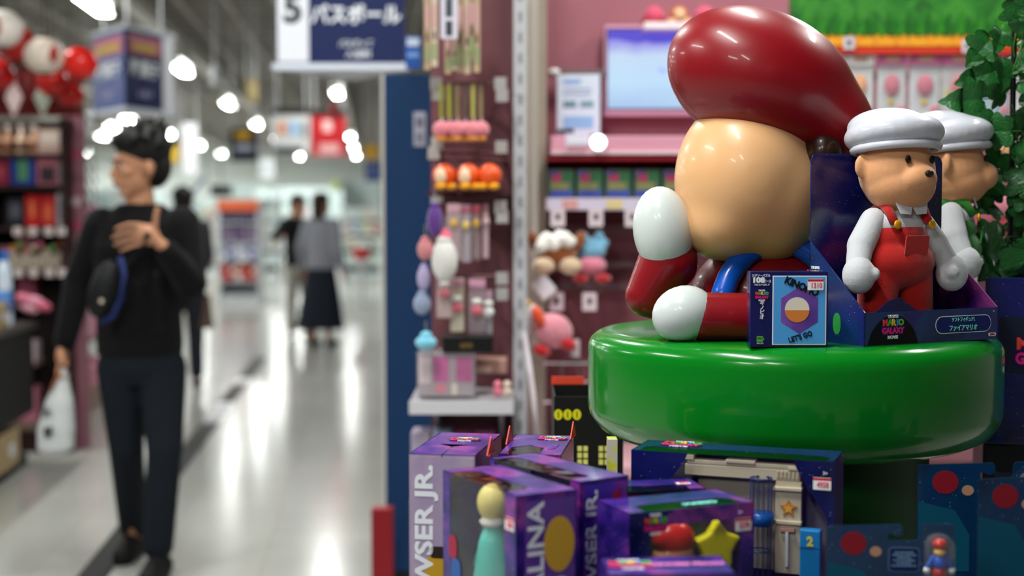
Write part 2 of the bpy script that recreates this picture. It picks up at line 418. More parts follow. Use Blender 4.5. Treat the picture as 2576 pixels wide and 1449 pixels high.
NAVY = galaxy('galaxy_navy', [(.3, '#0a0f3a'), (.5, '#10185a'), (.65, '#20165e'), (.8, '#4a1f70')], 8)
TEAL = galaxy('galaxy_teal', [(.3, '#07203f'), (.5, '#0b3458'), (.65, '#10265c'), (.8, '#0b5a78')], 7)
MAG = galaxy('galaxy_magenta', [(.3, '#3a1a80'), (.5, '#5a2290'), (.68, '#8c2a88'), (.8, '#a83a80')], 9)
LILAC = galaxy('galaxy_lilac', [(.3, '#4b2f86'), (.5, '#7a4fa8'), (.65, '#9a66b0'), (.8, '#7f4c9c')], 6, stars=False)
HOLO = galaxy('holo_silver', [(.25, '#a8c46a'), (.4, '#b8a8b8'), (.55, '#a490b0'), (.68, '#c8a0b4'), (.8, '#8fb0c0')], 5, .2, stars=False)
FILM = film()
FILM2 = film('scuffed_film', base=.03, milky=.05)
LET = plain('#eceef4', .35); TEALL = plain('#7fe0d0', .35); INK = plain('#101018', .4); PRED = plain('#c8202c', .4); PAPER = plain('#f2f0ee', .5)
def logo(parent, loc, rot, s=1.0, top=True):
    """the film title as lettered on the packs: white line, coloured word, magenta word, white line"""
    M = Euler(rot).to_matrix(); loc = Vector(loc)
    bk = obj('lettering_backing', MB().plate([(-.027 * s, -.014 * s), (-.031 * s, -.002 * s), (-.024 * s, .017 * s), (.024 * s, .017 * s), (.031 * s, -.002 * s), (.027 * s, -.014 * s)], -.0002, .0001).mesh('b', plain('#2a1148', .3)), parent, loc, (M @ Matrix.Rotation(-PI / 2, 3, 'X')).to_euler())
    def at(x, y, e=.0003): return (x * s, -e, y * s)
    if top: text('THE SUPER', .0085 * s, LET, bk, at(0, .0215), UP, .03, width=.028 * s)
    cols = ['#e8483a', '#3fae49', '#f2c32e', '#3f8fd8', '#58c04a']
    for i, ch in enumerate('MARIO'):
        text(ch, .0165 * s, plain(cols[i], .3), bk, at((i - 2) * .0095 + (.0015 if i > 0 else -.001), .0095, .0006), UP, .05)
    text('GALAXY', .0158 * s, plain('#e02a86', .3), bk, at(0, -.006, .0006), UP, .05, width=.056 * s)
    text('MOVIE', .0085 * s, LET, bk, at(0, -.0185), UP, .04, width=.026 * s)
def price_tag(parent, loc, rot, digits, s=1.0):
    M = Euler(rot).to_matrix(); B = (M @ Matrix.Rotation(-PI / 2, 3, 'X')).to_euler()
    st = obj('price_sticker', MB().plate(rrect(.0235 * s, .0165 * s, .0012), -.0003, 0).mesh('p', PAPER), parent, loc, B)
    obj('sticker_band', MB().plate([(-.0117 * s, .0045 * s), (-.0117 * s, .0078 * s), (.0117 * s, .0078 * s), (.0117 * s, .0045 * s)], -.0005, -.0003).mesh('p', PRED), st)
    text(digits, .0105 * s, plain('#d8446a', .4), st, (.001, -.0006, -.0015 * s), UP, .02, width=.0155 * s)
RF = rotdirs((0, 1, 0), (0, 0, 1))      # on the right face (x = w)
LF = rotdirs((1, 0, 0), (0, 0, 1))      # on the left face (y = 0)
RFV = rotdirs((0, 0, 1), (0, -1, 0)); LFV = rotdirs((0, 0, 1), (-1, 0, 0))
TOPF = rotdirs((1, 0, 0), (0, 1, 0))

# ------------------------------------------------------------ puzzle box on the drum
o, a, w_, d_ = fit((1886, 873), (1874, 868), (2082, 873), z=ZT, w_=.028)
o, a, d_ = o, a, d_
ph = (873 - 682) * S(2.09)
pz = thing('puzzle_box', 'small sky-blue jigsaw puzzle box with a price sticker leaning upright on the green plinth', 'puzzle box', o, a)
MB().box(0, w_, 0, d_, 0, ph).build('carton', NAVY, pz, bevel=.0012)
MB().box(-.0004, w_ + .0004, -.0004, d_ + .0004, -.0002, ph + .0006).build('shrink_wrap', film('shrink', base=.03, rough=.08), pz)
pw = d_
MB().box(w_ + .0005, w_ + .0009, pw * .285, pw * .975, ph * .03, ph * .945).build('white_frame', PAPER, pz)
MB().box(w_ + .0009, w_ + .0012, pw * .298, pw * .962, ph * .043, ph * .932).build('blue_panel', plain('#4f9fe0', .35), pz)
hexa = [(pw * .63 + .0315 * math.cos(R(30 + 60 * k)), ph * .49 + .035 * math.sin(R(30 + 60 * k))) for k in range(6)][::-1]
obj('hexagon_print', MB().plate(hexa, 0, .0003).mesh('h', LILAC), pz, (w_ + .0015, 0, 0), (0, 0, PI / 2))
circ = [(pw * .6 + .018 * math.cos(R(12 * k)), ph * .5 + .018 * math.sin(R(12 * k))) for k in range(30)][::-1]
obj('round_print', MB().plate(circ, 0, .0003).mesh('h', plain('#e8dccb', .4)), pz, (w_ + .0019, 0, 0), (0, 0, PI / 2))
circ = [(pw * .6 + .018 * math.cos(R(180 + 180 * k / 15)), ph * .49 + .018 * math.sin(R(180 + 180 * k / 15))) for k in range(16)][::-1]
obj('orange_print', MB().plate(circ, 0, .0003).mesh('h', plain('#d8803a', .4)), pz, (w_ + .0023, 0, 0), (0, 0, PI / 2))
ex = w_ + .0022
text('KINOPIO', .0145, INK, pz, (ex, pw * .655, ph * .80), rotdirs((0, 1, -.42), (0, .42, 1)), .05, width=.053)
text("LET'S GO", .0105, INK, pz, (ex, pw * .645, ph * .135), rotdirs((0, 1, .32), (0, -.32, 1)), .04, width=.036)
text('ジグソーパズル', .0045, LET, pz, (ex, pw * .135, ph * .945), RF, .01, width=.027)
text('108', .0105, LET, pz, (ex, pw * .10, ph * .885), RF, .06, width=.017)
text('ピース', .005, LET, pz, (ex, pw * .215, ph * .87), RF, .02, width=.0105)
text('18.2×25.7', .0032, LET, pz, (ex, pw * .145, ph * .825), RF, .01, width=.022)
logo(pz, (ex, pw * .145, ph * .68), RF, .36)
text('キ\nノ\nピ\nオ', .0078, LET, pz, (ex, pw * .15, ph * .49), RF, .02, width=.0065)
MB().box(ex, ex + .0002, pw * .085, pw * .165, ph * .07, ph * .145).build('green_mark', plain('#58a844', .4), pz)
MB().box(ex, ex + .0002, pw * .165, pw * .18, ph * .095, ph * .12).build('green_mark', plain('#58a844', .4), pz)
text('EPOCH', .0024, INK, pz, (ex + .0004, pw * .125, ph * .12), RF, 0, width=.0075)
text('NO-333', .003, LET, pz, (ex, pw * .13, ph * .05), RF, 0, width=.009)
price_tag(pz, (ex + .001, pw * .83, ph * .83), RF, '1310')

# ------------------------------------------------------------ plush in its open box
o, a, w_, d_ = fit((2174, 872), None, (2509, 852), z=ZT, w_=.125)
H = .290; lip = .050
def doll_box(name, label, o, a, w_, d_):
    t = thing(name, label, 'display box', o, a)
    T = .0022
    MB().box(T, w_ - T, T, d_ - T, 0, .004).build('bottom', NAVY, t)
    obj('back_panel', MB().plate([(0, .0), (0, H - .012), (.003, H - .004), (.010, H), (d_ - .010, H), (d_ - .003, H - .004), (d_, H - .012), (d_, 0)][::-1], 0, T).mesh('b', NAVY), t, (T, 0, 0), (0, 0, PI / 2))
    side = [(0, 0), (0, .155), (w_, lip), (w_, 0)][::-1]
    MB().plate(side, 0, T).build('side_panel', galaxy('galaxy_side', [(.3, '#0a1848'), (.5, '#0c2f66'), (.65, '#1a2470'), (.8, '#3a2a80')], 12), t)
    MB().plate(side, d_ - T, d_).build('side_panel', galaxy('galaxy_pink', [(.3, '#2a1a70'), (.48, '#5a2a90'), (.6, '#a0408c'), (.78, '#3a2a88')], 14), t)
    MB().box(w_ - T, w_, 0, d_, 0, lip).build('front_lip', galaxy('galaxy_front', [(.3, '#151a52'), (.48, '#1c3a72'), (.58, '#22206a'), (.75, '#5a2a80')], 9), t)
    return t
db = doll_box('open_display_box', 'dark blue starry open box with tall back, holding the red-suited soft doll', o, a, w_, d_)
e_ = w_ + .0005
arc = [(d_ * .02, .001)] + [(d_ * (.02 + .37 * k / 12), .001 + .044 * math.sin(PI * k / 12) ** .6) for k in range(1, 12)] + [(d_ * .39, .001)]
obj('dark_planet_print', MB().plate(arc[::-1], 0, .0003).mesh('h', plain('#06060c', .3)), db, (e_ + .0002, 0, 0), (0, 0, PI / 2))
logo(db, (e_ + .0004, d_ * .2, lip * .52), RF, .78)
pill = [(p[0] + d_ * .73, p[1] + lip * .52) for p in rrect(.118, .027, .0134, 6)]
obj('name_plate_rim', MB().plate(pill, 0, .0003).mesh('h', LET), db, (e_ + .0003, 0, 0), (0, 0, PI / 2))
pill = [(p[0] + d_ * .73, p[1] + lip * .52) for p in rrect(.1155, .0245, .0122, 6)]
obj('name_plate', MB().plate(pill, 0, .0003).mesh('h', plain('#12226a', .3)), db, (e_ + .0006, 0, 0), (0, 0, PI / 2))
text('ソフトフィギュアL', .0075, TEALL, db, (e_ + .001, d_ * .725, lip * .66), RF, .02, width=.049)
text('ファイアマリオ', .010, TEALL, db, (e_ + .001, d_ * .725, lip * .40), RF, .03, width=.059)
pill = [(p[0] + d_ * .955, p[1] + lip * .15) for p in rrect(.0165, .0055, .0026, 5)]
obj('maker_mark', MB().plate(pill, 0, .0003).mesh('h', LET), db, (e_ + .0003, 0, 0), (0, 0, PI / 2))
text('jakks', .005, plain('#a03040', .4), db, (e_ + .0007, d_ * .955, lip * .16), RF, .02, width=.0105)
text('3+', .003, LET, db, (e_ + .0004, d_ * .965, lip * .88), RF, 0)
logo(db, (w_ * .12, -.0006, .098), LF, .7)
obj('green_print', MB().plate([(p[0] * .8 + w_ * .52, p[1] * 1.5 + .03) for p in rrect(.022, .022, .01, 5)], 0, .0003).mesh('h', plain('#2f9440', .4)), db, (0, -.0006, 0))
MB().plate([(w_ + 0, lip), (w_ + 0, lip + .001)][:0] or [(0, 0), (.03, .018), (.05, .022), (.08, .004), (.09, 0)][::-1], 0, .0015).build('card_flap', NAVY, db).matrix_local = Matrix.Translation((w_ - .001, .02, lip - .001)) @ Matrix.Rotation(PI / 2, 4, 'Z')

def plush(name, label, loc, rz, suit, sc_=1.0, cap_col='#c6c6d0', group=None):
    """faceted soft toy: stuffed bear with a round cap; origin at its feet, faces -y"""
    t = thing(name, label, 'soft toy', loc, rz); t.scale = (sc_,) * 3
    SK = mat('tan_plush', '#d99a6c', .7, sheen=.2, bump=.1, bs=500)
    WC = mat('white_plush', '#c6c6ca', .85, sheen=.4, bump=.2, bs=700)
    SU = mat('suit_' + suit, suit, .9, sheen=.3, var=.35, vs=60, bump=.35, bs=900)
    CP = mat('cap_vinyl' + cap_col, cap_col, .3, coat=.3, bump=.15, bs=60)
    m = MB(); m.ell((0, 0, .212), (.050, .046, .050), 28); m.ell((0, -.006, .195), (.046, .044, .036), 28)
    m.ell((0, -.044, .202), (.024, .018, .019), 20)
    for s in (-1, 1): m.ell((s * .047, .006, .218), (.014, .007, .017), 16)
    m.build('head', SK, t, remesh=.0028, sm=4)
    for s in (-1, 1): MB().ell((s * .019, -.0445, .226), (.0042, .003, .0052), 12).build('eye', plain('#14100e', .1), t, smooth=True)
    MB().ell((0, -.0615, .208), (.0065, .004, .0045), 12).build('nose', plain('#2a1a14', .3), t, smooth=True)
    m = MB(); m.ell((0, .006, .258), (.064, .062, .028), 28, (R(-8), 0, 0)); m.ell((0, .016, .268), (.052, .056, .026), 24)
    m.build('cap', CP, t, remesh=.003, sm=6)
    MB().tube([(.054 * math.cos(R(k)), .002 + .05 * math.sin(R(k)), .241 - .005 * math.sin(R(k))) for k in range(0, 360, 15)], .0055, 8, closed=True).build('cap_band', CP, t, smooth=True)
    m = MB(); m.ell((0, 0, .098), (.054, .042, .036), 28); m.ell((0, 0, .128), (.043, .034, .032), 28)
    for s in (-1, 1): m.cap((s * .026, 0, .080), (s * .031, -.002, .012), .027, .024, 18)
    m.build('suit', SU, t, remesh=.0028, sm=3)
    m = MB(); m.ell((0, .001, .143), (.041, .032, .026), 24); m.cap((0, 0, .15), (0, 0, .168), .026, .02, 16); m.build('shirt', WC, t, remesh=.003, sm=3)
    for s in (-1, 1):
        m = MB(); m.cap((s * .036, 0, .150), (s * .060, -.006, .118), .0165, .0175, 16); m.cap((s * .060, -.006, .118), (s * .072, -.016, .094), .0165, .015, 16)
        m.build('arm', WC, t, remesh=.0028, sm=3)
        m = MB(); m.ell((s * .074, -.021, .082), (.0205, .021, .024), 18); m.ell((s * .062, -.033, .084), (.008, .012, .009), 12)
        m.build('mitten', WC, t, remesh=.0026, sm=3)
        MB().tube([(s * .027, -.030, .147), (s * .028, -.020, .163), (s * .024, 0, .171), (s * .022, .02, .160)], .0058, 8).build('strap', SU, t, smooth=True)
        MB().ell((s * .027, -.0365, .145), (.0058, .0025, .0058), 12).build('button', plain('#e8a81e', .3, metal=.3), t, smooth=True)
        obj('collar', MB().plate([(0, 0), (s * .025, .004), (s * .020, -.011), (s * .005, -.012)], 0, .002).mesh('c', WC), t, (0, -.0315, .169), (R(-18), 0, 0))
        MB().ell((s * .032, -.012, .0095), (.024, .034, .011), 16).build('shoe', plain('#3c2418', .6), t, smooth=True)
    obj('pocket', MB().box(-.018, .018, -.001, .001, -.012, .012, ch=.002).mesh('p', SU), t, (0, -.0405, .119), (R(8), 0, 0))
    if group: t['group'] = group
    return t
M_ = Matrix.Translation(o) @ Matrix.Rotation(a, 4, 'Z')
c_ = M_ @ Vector((w_ * .50, d_ * .43, .004))
plush('stuffed_doll', 'soft doll in white cap and red dungarees standing in the starry open box', c_, a + PI / 2 - R(4), '#b8160f', 1.215)
# the second box and doll behind it, facing right
o2 = Vector(o) + FH * .20 + RH * .155
p2 = F(lat(2392, 2.56), 2.56, ZT + .004)
plush('stuffed_doll', 'soft doll in white cap and green dungarees seen from the side behind the red one', p2, YAW + R(72), '#2a8a28', 1.28)
# ------------------------------------------------------------ table with the toy boxes in front
TZ = .862
tbl = thing('display_table', 'low white display table carrying the toy boxes in front of the green plinth', 'table', F(0, 0, 0), YAW)
def cbox(m, l0, l1, d0, d1, z0, z1): return m.box(l0, l1, d0, d1, z0, z1)
cbox(MB(), -.16, 1.0, 1.3, 2.05, TZ - .03, TZ).build('table_top', plain('#3a3a3e', .5), tbl, bevel=.003)
for x in (-.13, .96):
    for y in (1.33, 2.02): cbox(MB(), x - .018, x + .018, y - .018, y + .018, 0, TZ - .03).build('leg', plain('#8a8a8c', .35, metal=.6), tbl)
cbox(MB(), -.14, .98, 1.32, 2.03, .14, .16).build('shelf', plain('#c8c6c6', .4), tbl)

def stack_toy(name, label, loc, rz, pieces, group=None):
    t = thing(name, label, 'toy', loc, rz, group)
    for nm, z, rx, rz_, col in pieces:
        MB().ell((0, 0, z), (rx, rx * .8, rz_), 20).build(nm, plain(col, .3, coat=.2), t, smooth=True)
    return t
def window_box(name, label, o, a, w_, d_, h, face=PURP, side=PURP, front=None, topwin=True, fr=(.012, .018, .016, .012), cat='toy box', backm=None, top=None):
    """carton with a film window in its left face (y=0) that wraps over the top; fr = left, right, bottom, top border widths"""
    t = thing(name, label, cat, (o.x, o.y, TZ), a); T = .0012
    l, r, b, tp = fr
    MB().box(0, w_, d_ - T, d_, 0, h).build('back_panel', side, t)
    MB().box(0, T, 0, d_, 0, h).build('side_panel', face, t)
    MB().box(w_ - T, w_, 0, d_, 0, h).build('side_panel', side, t)
    MB().box(0, w_, 0, d_, 0, T).build('bottom', side, t)
    MB().box(T, w_ - T, d_ - 2 * T - .001, d_ - T, T, h - T).build('backdrop', backm or plain('#4a4560', .5), t)
    c = min(.02, h * .12)
    m = MB(); m.plate([(0, 0), (0, h), (l, h), (l + .0, b + c), (l + c, b), (w_ - r - c, b), (w_ - r, b + c), (w_ - r, h), (w_, h), (w_, 0)][::-1] , 0, T)
    m.build('front_frame', face, t)
    if topwin:
        e = d_ * .45
        poly = [(0, 0), (0, d_), (w_, d_), (w_, 0), (w_ - r, 0), (w_ - r, e * .75), (w_ - r - e * .3, e), (l + e * .3, e), (l, e * .75), (l, 0)]
        MB().slab(poly[::-1], h - T, h).build('top_panel', top or face, t)
        MB().box(l, w_ - r, .0, e, h - .0009, h - .0003).build('top_window', FILM, t)
    else:
        MB().box(0, w_, 0, d_, h - T, h).build('top_panel', top or face, t)
        MB().box(l, w_ - r, 0, T, h - tp, h).build('top_border', face, t)
    MB().box(l, w_ - r, .0002, .0008, b, h).build('window', FILM, t)
    return t
def inside(t, w_, d_, fx, fy, z=.002):
    return Matrix.Translation(t.location) @ Matrix.Rotation(t.rotation_euler.z, 4, 'Z') @ Vector((w_ * fx, d_ * fy, z))

# box A: window box, lilac spine
o, a, w_, d_ = fit((1298, 1248), (1114, 1183), (1450, 1230), D0=1.62)
h = o.z - TZ
bA = window_box('window_toy_box', 'clear-fronted toy box with a lilac spine lettered in white, nearest at the front left', o, a, w_, d_, h, fr=(.020, .026, .016, .012), face=PURP)
MB().box(w_, w_ + .0004, .012, d_ - .003, .004, h - .008).build('spine_print', LILAC, bA)
text('ROSALINA', .030, LET, bA, (w_ + .0008, d_ * .33, h - .100), RFV, .02, width=.178)
disc = [(d_ * .70 + .021 * math.cos(R(15 * k)), h - .062 + .033 * math.sin(R(15 * k))) for k in range(24)][::-1]
obj('yellow_print', MB().plate(disc, 0, .0003).mesh('h', plain('#d8a838', .4)), bA, (w_ + .0009, 0, 0), (0, 0, PI / 2))
disc = [(d_ * .72 + .019 * math.cos(R(15 * k)), h - .125 + .025 * math.sin(R(15 * k))) for k in range(24)][::-1]
obj('pale_blue_print', MB().plate(disc, 0, .0003).mesh('h', plain('#8fb8d0', .4)), bA, (w_ + .0011, 0, 0), (0, 0, PI / 2))
obj('red_print', MB().plate([(p[0] + .028, p[1] + h - .092) for p in rrect(.022, .03, .01)], -.0006, -.0003).mesh('h', plain('#a01c3c', .4)), bA)
obj('blue_print', MB().plate([(p[0] + .036, p[1] + h - .13) for p in rrect(.026, .05, .01)], -.0006, -.0003).mesh('h', plain('#2a5aa0', .4)), bA)
price_tag(bA, (w_ - .013, -.001, h - .035), LF, '3278', .9)
stack_toy('toy_figure', 'teal cone-shaped toy with a pale yellow round top inside the front left window box', inside(bA, w_, d_, .34, .45), a,
          [])
tf = bpy.context.scene.collection.objects['toy_figure'] if 'toy_figure' in bpy.data.objects else None
MB().lathe([(.036, .0), (.034, .03), (.018, .135), (.010, .16)], 24).build('body', plain('#4fb8ac', .4), tf, smooth=True, loc=(0, 0, .02))
MB().lathe([(.014, .0), (.017, .006), (.012, .012)], 20).build('collar', plain('#e8e4e0', .4), tf, smooth=True, loc=(0, 0, .176))
MB().ell((0, 0, .205), (.020, .020, .024), 20).build('round_top', plain('#dccb7a', .4), tf, smooth=True)
MB().cap((-.012, 0, .165), (-.042, 0, .12), .006, .005, 12).build('arm', plain('#4fb8ac', .4), tf, smooth=True)
# box B behind it
o, a, w_, d_ = fit((1459, 1212), (1232, 1152), (1573, 1194), D0=1.72)
h = o.z - TZ
bB = window_box('window_toy_box', 'clear-fronted toy box with violet lettered spine, just behind the lilac-spined one', o, a, w_, d_, h, fr=(.012, .02, .016, .012))
MB().box(w_, w_ + .0004, .006, d_ - .002, .004, h - .006).build('spine_print', galaxy('holo_violet', [(.3, '#2a2aa0'), (.5, '#6a3ab8'), (.62, '#c050a0'), (.75, '#9a88a8')], 9, stars=False), bB)
text('BOWSER JR.', .024, LET, bB, (w_ + .0008, d_ * .25, h - .097), RFV, .025, width=.168)
stack_toy('toy_figure', 'tan and dark green rounded toy with red tip inside the second window box', inside(bB, w_, d_, .8, .5), a,
          [('base', .07, .022, .06, '#5a4630'), ('middle', .14, .018, .03, '#4a7a20'), ('tip', .175, .012, .022, '#b02018')])
obj('tan_print', MB().plate([(p[0] + d_ * .72, p[1] + h - .085) for p in rrect(.030, .075, .014, 6)], 0, .0003).mesh('h', plain('#a08a50', .4)), bB, (w_ + .0009, 0, 0), (0, 0, PI / 2))
obj('green_print', MB().plate([(p[0] + d_ * .72, p[1] + h - .043) for p in rrect(.022, .024, .01, 6)], 0, .0003).mesh('h', plain('#7aa82c', .4)), bB, (w_ + .0012, 0, 0), (0, 0, PI / 2))
obj('red_print', MB().plate([(d_ * .64, h - .036), (d_ * .68, h - .016), (d_ * .74, h - .022), (d_ * .79, h - .008), (d_ * .84, h - .03)][::-1], 0, .0003).mesh('h', plain('#b8222c', .4)), bB, (w_ + .0015, 0, 0), (0, 0, PI / 2))
# box C: silver spine at the far left
o, a, w_, d_ = fit((1196, 1146), (1046, 1129), (1256, 1096), D0=1.90)
d_ = .19; h = o.z - TZ
bC = window_box('window_toy_box', 'silver-fronted toy box with tall white lettering and a purple top, leftmost on the table', o, a, w_, d_, h, face=HOLO, side=galaxy('galaxy_wine', [(.3, '#2a1038'), (.5, '#5a1840'), (.7, '#7a2a5a')], 9), fr=(w_ * .49, w_ * .49, .016, .012), top=PURP)
MB().box(.003, w_ - .003, -.0005, 0, .003, h - .004).build('front_print', HOLO, bC)
text('BOWSER JR.', .034, LET, bC, (w_ * .24, -.0009, h - .128), LFV, .03, width=.225)
obj('yellow_print', MB().plate([(p[0] + w_ * .72, p[1] + h - .10) for p in rrect(.034, .066, .014, 6)], -.0009, -.0006).mesh('h', plain('#c89a20', .4)), bC)
obj('yellow_print', MB().plate([(p[0] + w_ * .45, p[1] + h - .165) for p in rrect(.040, .055, .016, 6)], -.0009, -.0006).mesh('h', plain('#c89a20', .4)), bC)
obj('dark_band_print', MB().plate([(p[0] + w_ * .56, p[1] + h - .134) for p in rrect(.046, .016, .006, 4)], -.0012, -.0009).mesh('h', plain('#2a1c18', .4)), bC)
logo(bC, (w_ * .55, d_ * .66, h + .0005), rotdirs((1, .15, 0), (-.15, 1, 0)), .75)
MB().ell((w_ * .4, d_ * .28, h - .012), (w_ * .28, d_ * .17, .012), 20).build('orange_lump', plain('#b87a58', .6), bC, smooth=True)
# box D: purple box with red ears
o, a, w_, d_ = fit((1412, 1145), (1258, 1137), (1462, 1067), D0=1.93)
d_ = .17; h = o.z - TZ
bD = window_box('window_toy_box', 'purple toy box with red card fins at its top corners, behind the left window boxes', o, a, w_, d_, h, fr=(.01, .03, .016, .012), side=TEAL)
logo(bD, (w_ * .68, d_ * .80, h + .0005), rotdirs((1, 0, 0), (0, 1, 0)), .75)
text('PLUSH', .012, LILAC, bD, (w_ * .80, d_ * .38, h + .0006), rotdirs((.1, 1, 0), (-1, .1, 0)), .03, width=.04)
RC = plain('#d8402a', .5)
for x, y in ((.0, d_ * .62), (w_, d_ * .95), (-.012, d_ * .05)):
    MB().slab([(-.001, -.022), (.001, -.022), (.001, .022), (-.001, .022)], 0, .001).build('hinge', RC, bD, loc=(x, y, h - .002))
    obj('red_fin', MB().plate([(-.022, 0), (.0, .024), (.012, .010), (.020, 0)][::-1], -.0008, .0008).mesh('f', RC), bD, (x, y, h - .001), (0, 0, PI / 2 - .1))
# box E: the big playset
o, a, w_, d_ = fit((2100, 1162), (1588, 1131), (2126, 1135), D0=1.86)
h = o.z - TZ
bE = window_box('playset_box', 'wide clear-fronted playset box with beige castle panels, against the green plinth', o, a, w_, d_, h, fr=(.012, .010, .016, .012), face=NAVY, side=MAG, backm=plain('#6a6478', .5), top=NAVY)
MB().plate([(.0, h), (.0, h - .10), (.02, h - .085), (.075, h - .012), (.08, h)][::-1] , -.0006, .0).build('corner_print', NAVY, bE)
MB().plate([(w_, h), (w_, h - .075), (w_ - .010, h - .075), (w_ - .05, h - .012), (w_ - .055, h)], -.0006, .0).build('corner_print', NAVY, bE)
logo(bE, (w_ * .2, d_ * .72, h + .0005), rotdirs((1, 0, 0), (0, 1, 0)), 1.0)
price_tag(bE, (w_ - .016, -.0015, h - .030), LF, '4958')
text('3+', .006, LET, bE, (w_ - .012, -.0015, h - .016), LF, .02)
CR = plain('#cdbfa6', .5, var=.2)
ps = thing('castle_playset', 'beige toy castle with an orange star emblem inside the big clear playset box', 'toy playset', inside(bE, w_, d_, .0, .0), a)
def px_in(x, y): return ((x - 1588) / (2100 - 1588) * w_ * .985, h - (y - 1146) * S(1.92))
def beige(x0, x1, y0, y1, f0=.045, f1=.06, nm='wall_panel', mm=None):
    (a0, b0), (a1, b1) = px_in(x0, y1), px_in(x1, y0); a1, b1 = a1, b1
    return MB().box(a0, a1, f0, f1, max(b0, .001), b1).build(nm, mm or CR, ps, bevel=.0012)
beige(1710, 2010, 1192, 1222); beige(1716, 2000, 1180, 1192); beige(1818, 1896, 1174, 1184, .043, .06, 'battlement'); beige(1712, 1735, 1168, 1182, .043, .06, 'battlement'); beige(1980, 2006, 1184, 1194, .043, .06, 'battlement')
beige(1948, 2014, 1222, 1460); beige(1740, 1960, 1222, 1460, .058, .064, 'rear_panel', plain('#9a8f80', .6))
beige(1944, 2016, 1236, 1246, .04, .06, 'ledge'); beige(1944, 2016, 1322, 1332, .04, .06, 'ledge')
for i in range(6): beige(1950 + 10 * i, 1958 + 10 * i, 1196, 1216, .0435, .046, 'slat', plain('#b9ab92', .5))
sx, sz = px_in(1982, 1291)
obj('star_emblem', MB().plate(star_poly(5, .0125, .0062), -.0015, 0).mesh('s', plain('#c87a1e', .35)), ps, (sx, .0445, sz))
obj('star_emblem', MB().plate(star_poly(5, .0075, .0037), -.0022, -.0015).mesh('s', plain('#e0a84a', .35)), ps, (sx, .0445, sz))
sx, sz = px_in(1980, 1345)
MB().box(sx - .010, sx + .010, .038, .044, sz - .002, sz + .002).build('hammer_head', plain('#b88a78', .4), ps)
MB().box(sx - .002, sx + .002, .038, .043, sz - .05, sz - .002).build('hammer_handle', plain('#d8d8dc', .3), ps)
bl = thing('toy_block', 'bright blue toy block with a yellow number at the right end of the playset', 'toy', inside(bE, w_, d_, 0, 0), a)
(a0, b0), (a1, b1) = px_in(2018, 1470), px_in(2070, 1332)
MB().box(a0, a1, .02, .035, .002, b1).build('block', plain('#1c86d0', .35), bl, bevel=.002)
MB().box(a0, a1, .0195, .0202, (b0 + b1) / 2 + .012, (b0 + b1) / 2 + .013).build('groove', plain('#0c5aa0', .4), bl)
text('2', .017, plain('#e8d84a', .4), bl, ((a0 + a1) / 2, .0188, b1 - .016), LF, .05)
cg = thing('lattice_tower', 'see-through blue round lattice tower with a blue band inside the big playset box', 'toy', inside(bE, w_, d_, 0, 0), a)
sx, sz = px_in(1915, 1210); cx, cy, cr = sx, .032, .0145
for k in range(12):
    q_ = 2 * PI * k / 12; MB().cyl((cx + cr * math.cos(q_), cy + cr * math.sin(q_), .002), (cx + cr * math.cos(q_), cy + cr * math.sin(q_), sz), .0006, n=6).build('bar', plain('#2c3c78', .3), cg)
for z in (.004, sz * .5, sz - .002): MB().tube([(cx + cr * math.cos(q), cy + cr * math.sin(q), z) for q in [2 * PI * k / 20 for k in range(20)]], .001, 6, closed=True).build('ring', plain('#2c3c78', .3), cg, smooth=True)
q0 = px_in(1915, 1318)[1]; MB().lathe([(cr + .003, q0 - .008), (cr + .004, q0), (cr + .003, q0 + .009)], 24).build('blue_band', plain('#1450a0', .3), cg, smooth=True, loc=(cx, cy, 0))
# box F: centre window box
o, a, w_, d_ = fit((1583, 1292), None, (1897, 1262), D0=1.64, w_=.08)
h = o.z - TZ
# here the long face is the right face: turn so that it becomes the window face
n_ = onz(1583, 1292, o.z); r_ = onz(1897, 1262, o.z)
a = math.atan2(r_.y - n_.y, r_.x - n_.x); w_ = (r_ - n_).length; d_ = .085
bF = window_box('window_toy_box', 'purple window toy box mid-table with a red-topped toy and yellow star inside', n_, a, w_, d_, h, fr=(.022, .014, .016, .012), backm=galaxy('print_bg', [(.3, '#3a6a40'), (.5, '#7a8a5a'), (.65, '#8a5a60'), (.8, '#4a4a90')], 22, stars=False))
MB().plate([(w_, h), (w_, .0), (w_ - .018, 0), (w_ - .018, h - .03), (w_ - .035, h)], -.0006, 0).build('frame_print', PURP, bF)
MB().plate([(0, h), (.024, h - .006), (.03, h), (0, h)][:0] or [(0, h), (0, h - .1), (.020, h - .1), (.030, h - .020), (.06, h)][::-1], -.0006, 0).build('frame_print', NAVY, bF)
MB().box(.012, w_ - .01, -.0004, .0009, h - .018, h).build('top_border', PURP, bF)
text('MARIO', .014, TEALL, bF, (w_ * .62, d_ * .2, h + .0006), TOPF, .06, width=.046)
logo(bF, (w_ * .2, -.0012, h - .0165), LF, .55)
price_tag(bF, (w_ - .016, -.0015, h - .026), LF, '3278', .95)
text('3+', .006, LET, bF, (w_ - .02, -.0012, h - .011), LF, .02)
stack_toy('toy_figure', 'small stacked toy with red dome over tan and blue inside the middle box', inside(bF, w_, d_, .46, .4), a,
          [('blue_base', h - .125, .030, .035, '#1450b0'), ('red_ring', h - .098, .034, .016, '#8a1018'), ('tan_ring', h - .068, .027, .024, '#c88a60'), ('red_dome', h - .046, .028, .022, '#c01a18')])
st = thing('star_toy', 'puffy yellow star toy inside the middle window box, right of the red-topped toy', 'toy', inside(bF, w_, d_, .80, .36, h - .058), a)
MB().plate([(p[0], p[1]) for p in star_poly(5, .034, .021)], -.008, .008).build('star', plain('#e8dc1e', .35), st, remesh=.0025, sm=12)
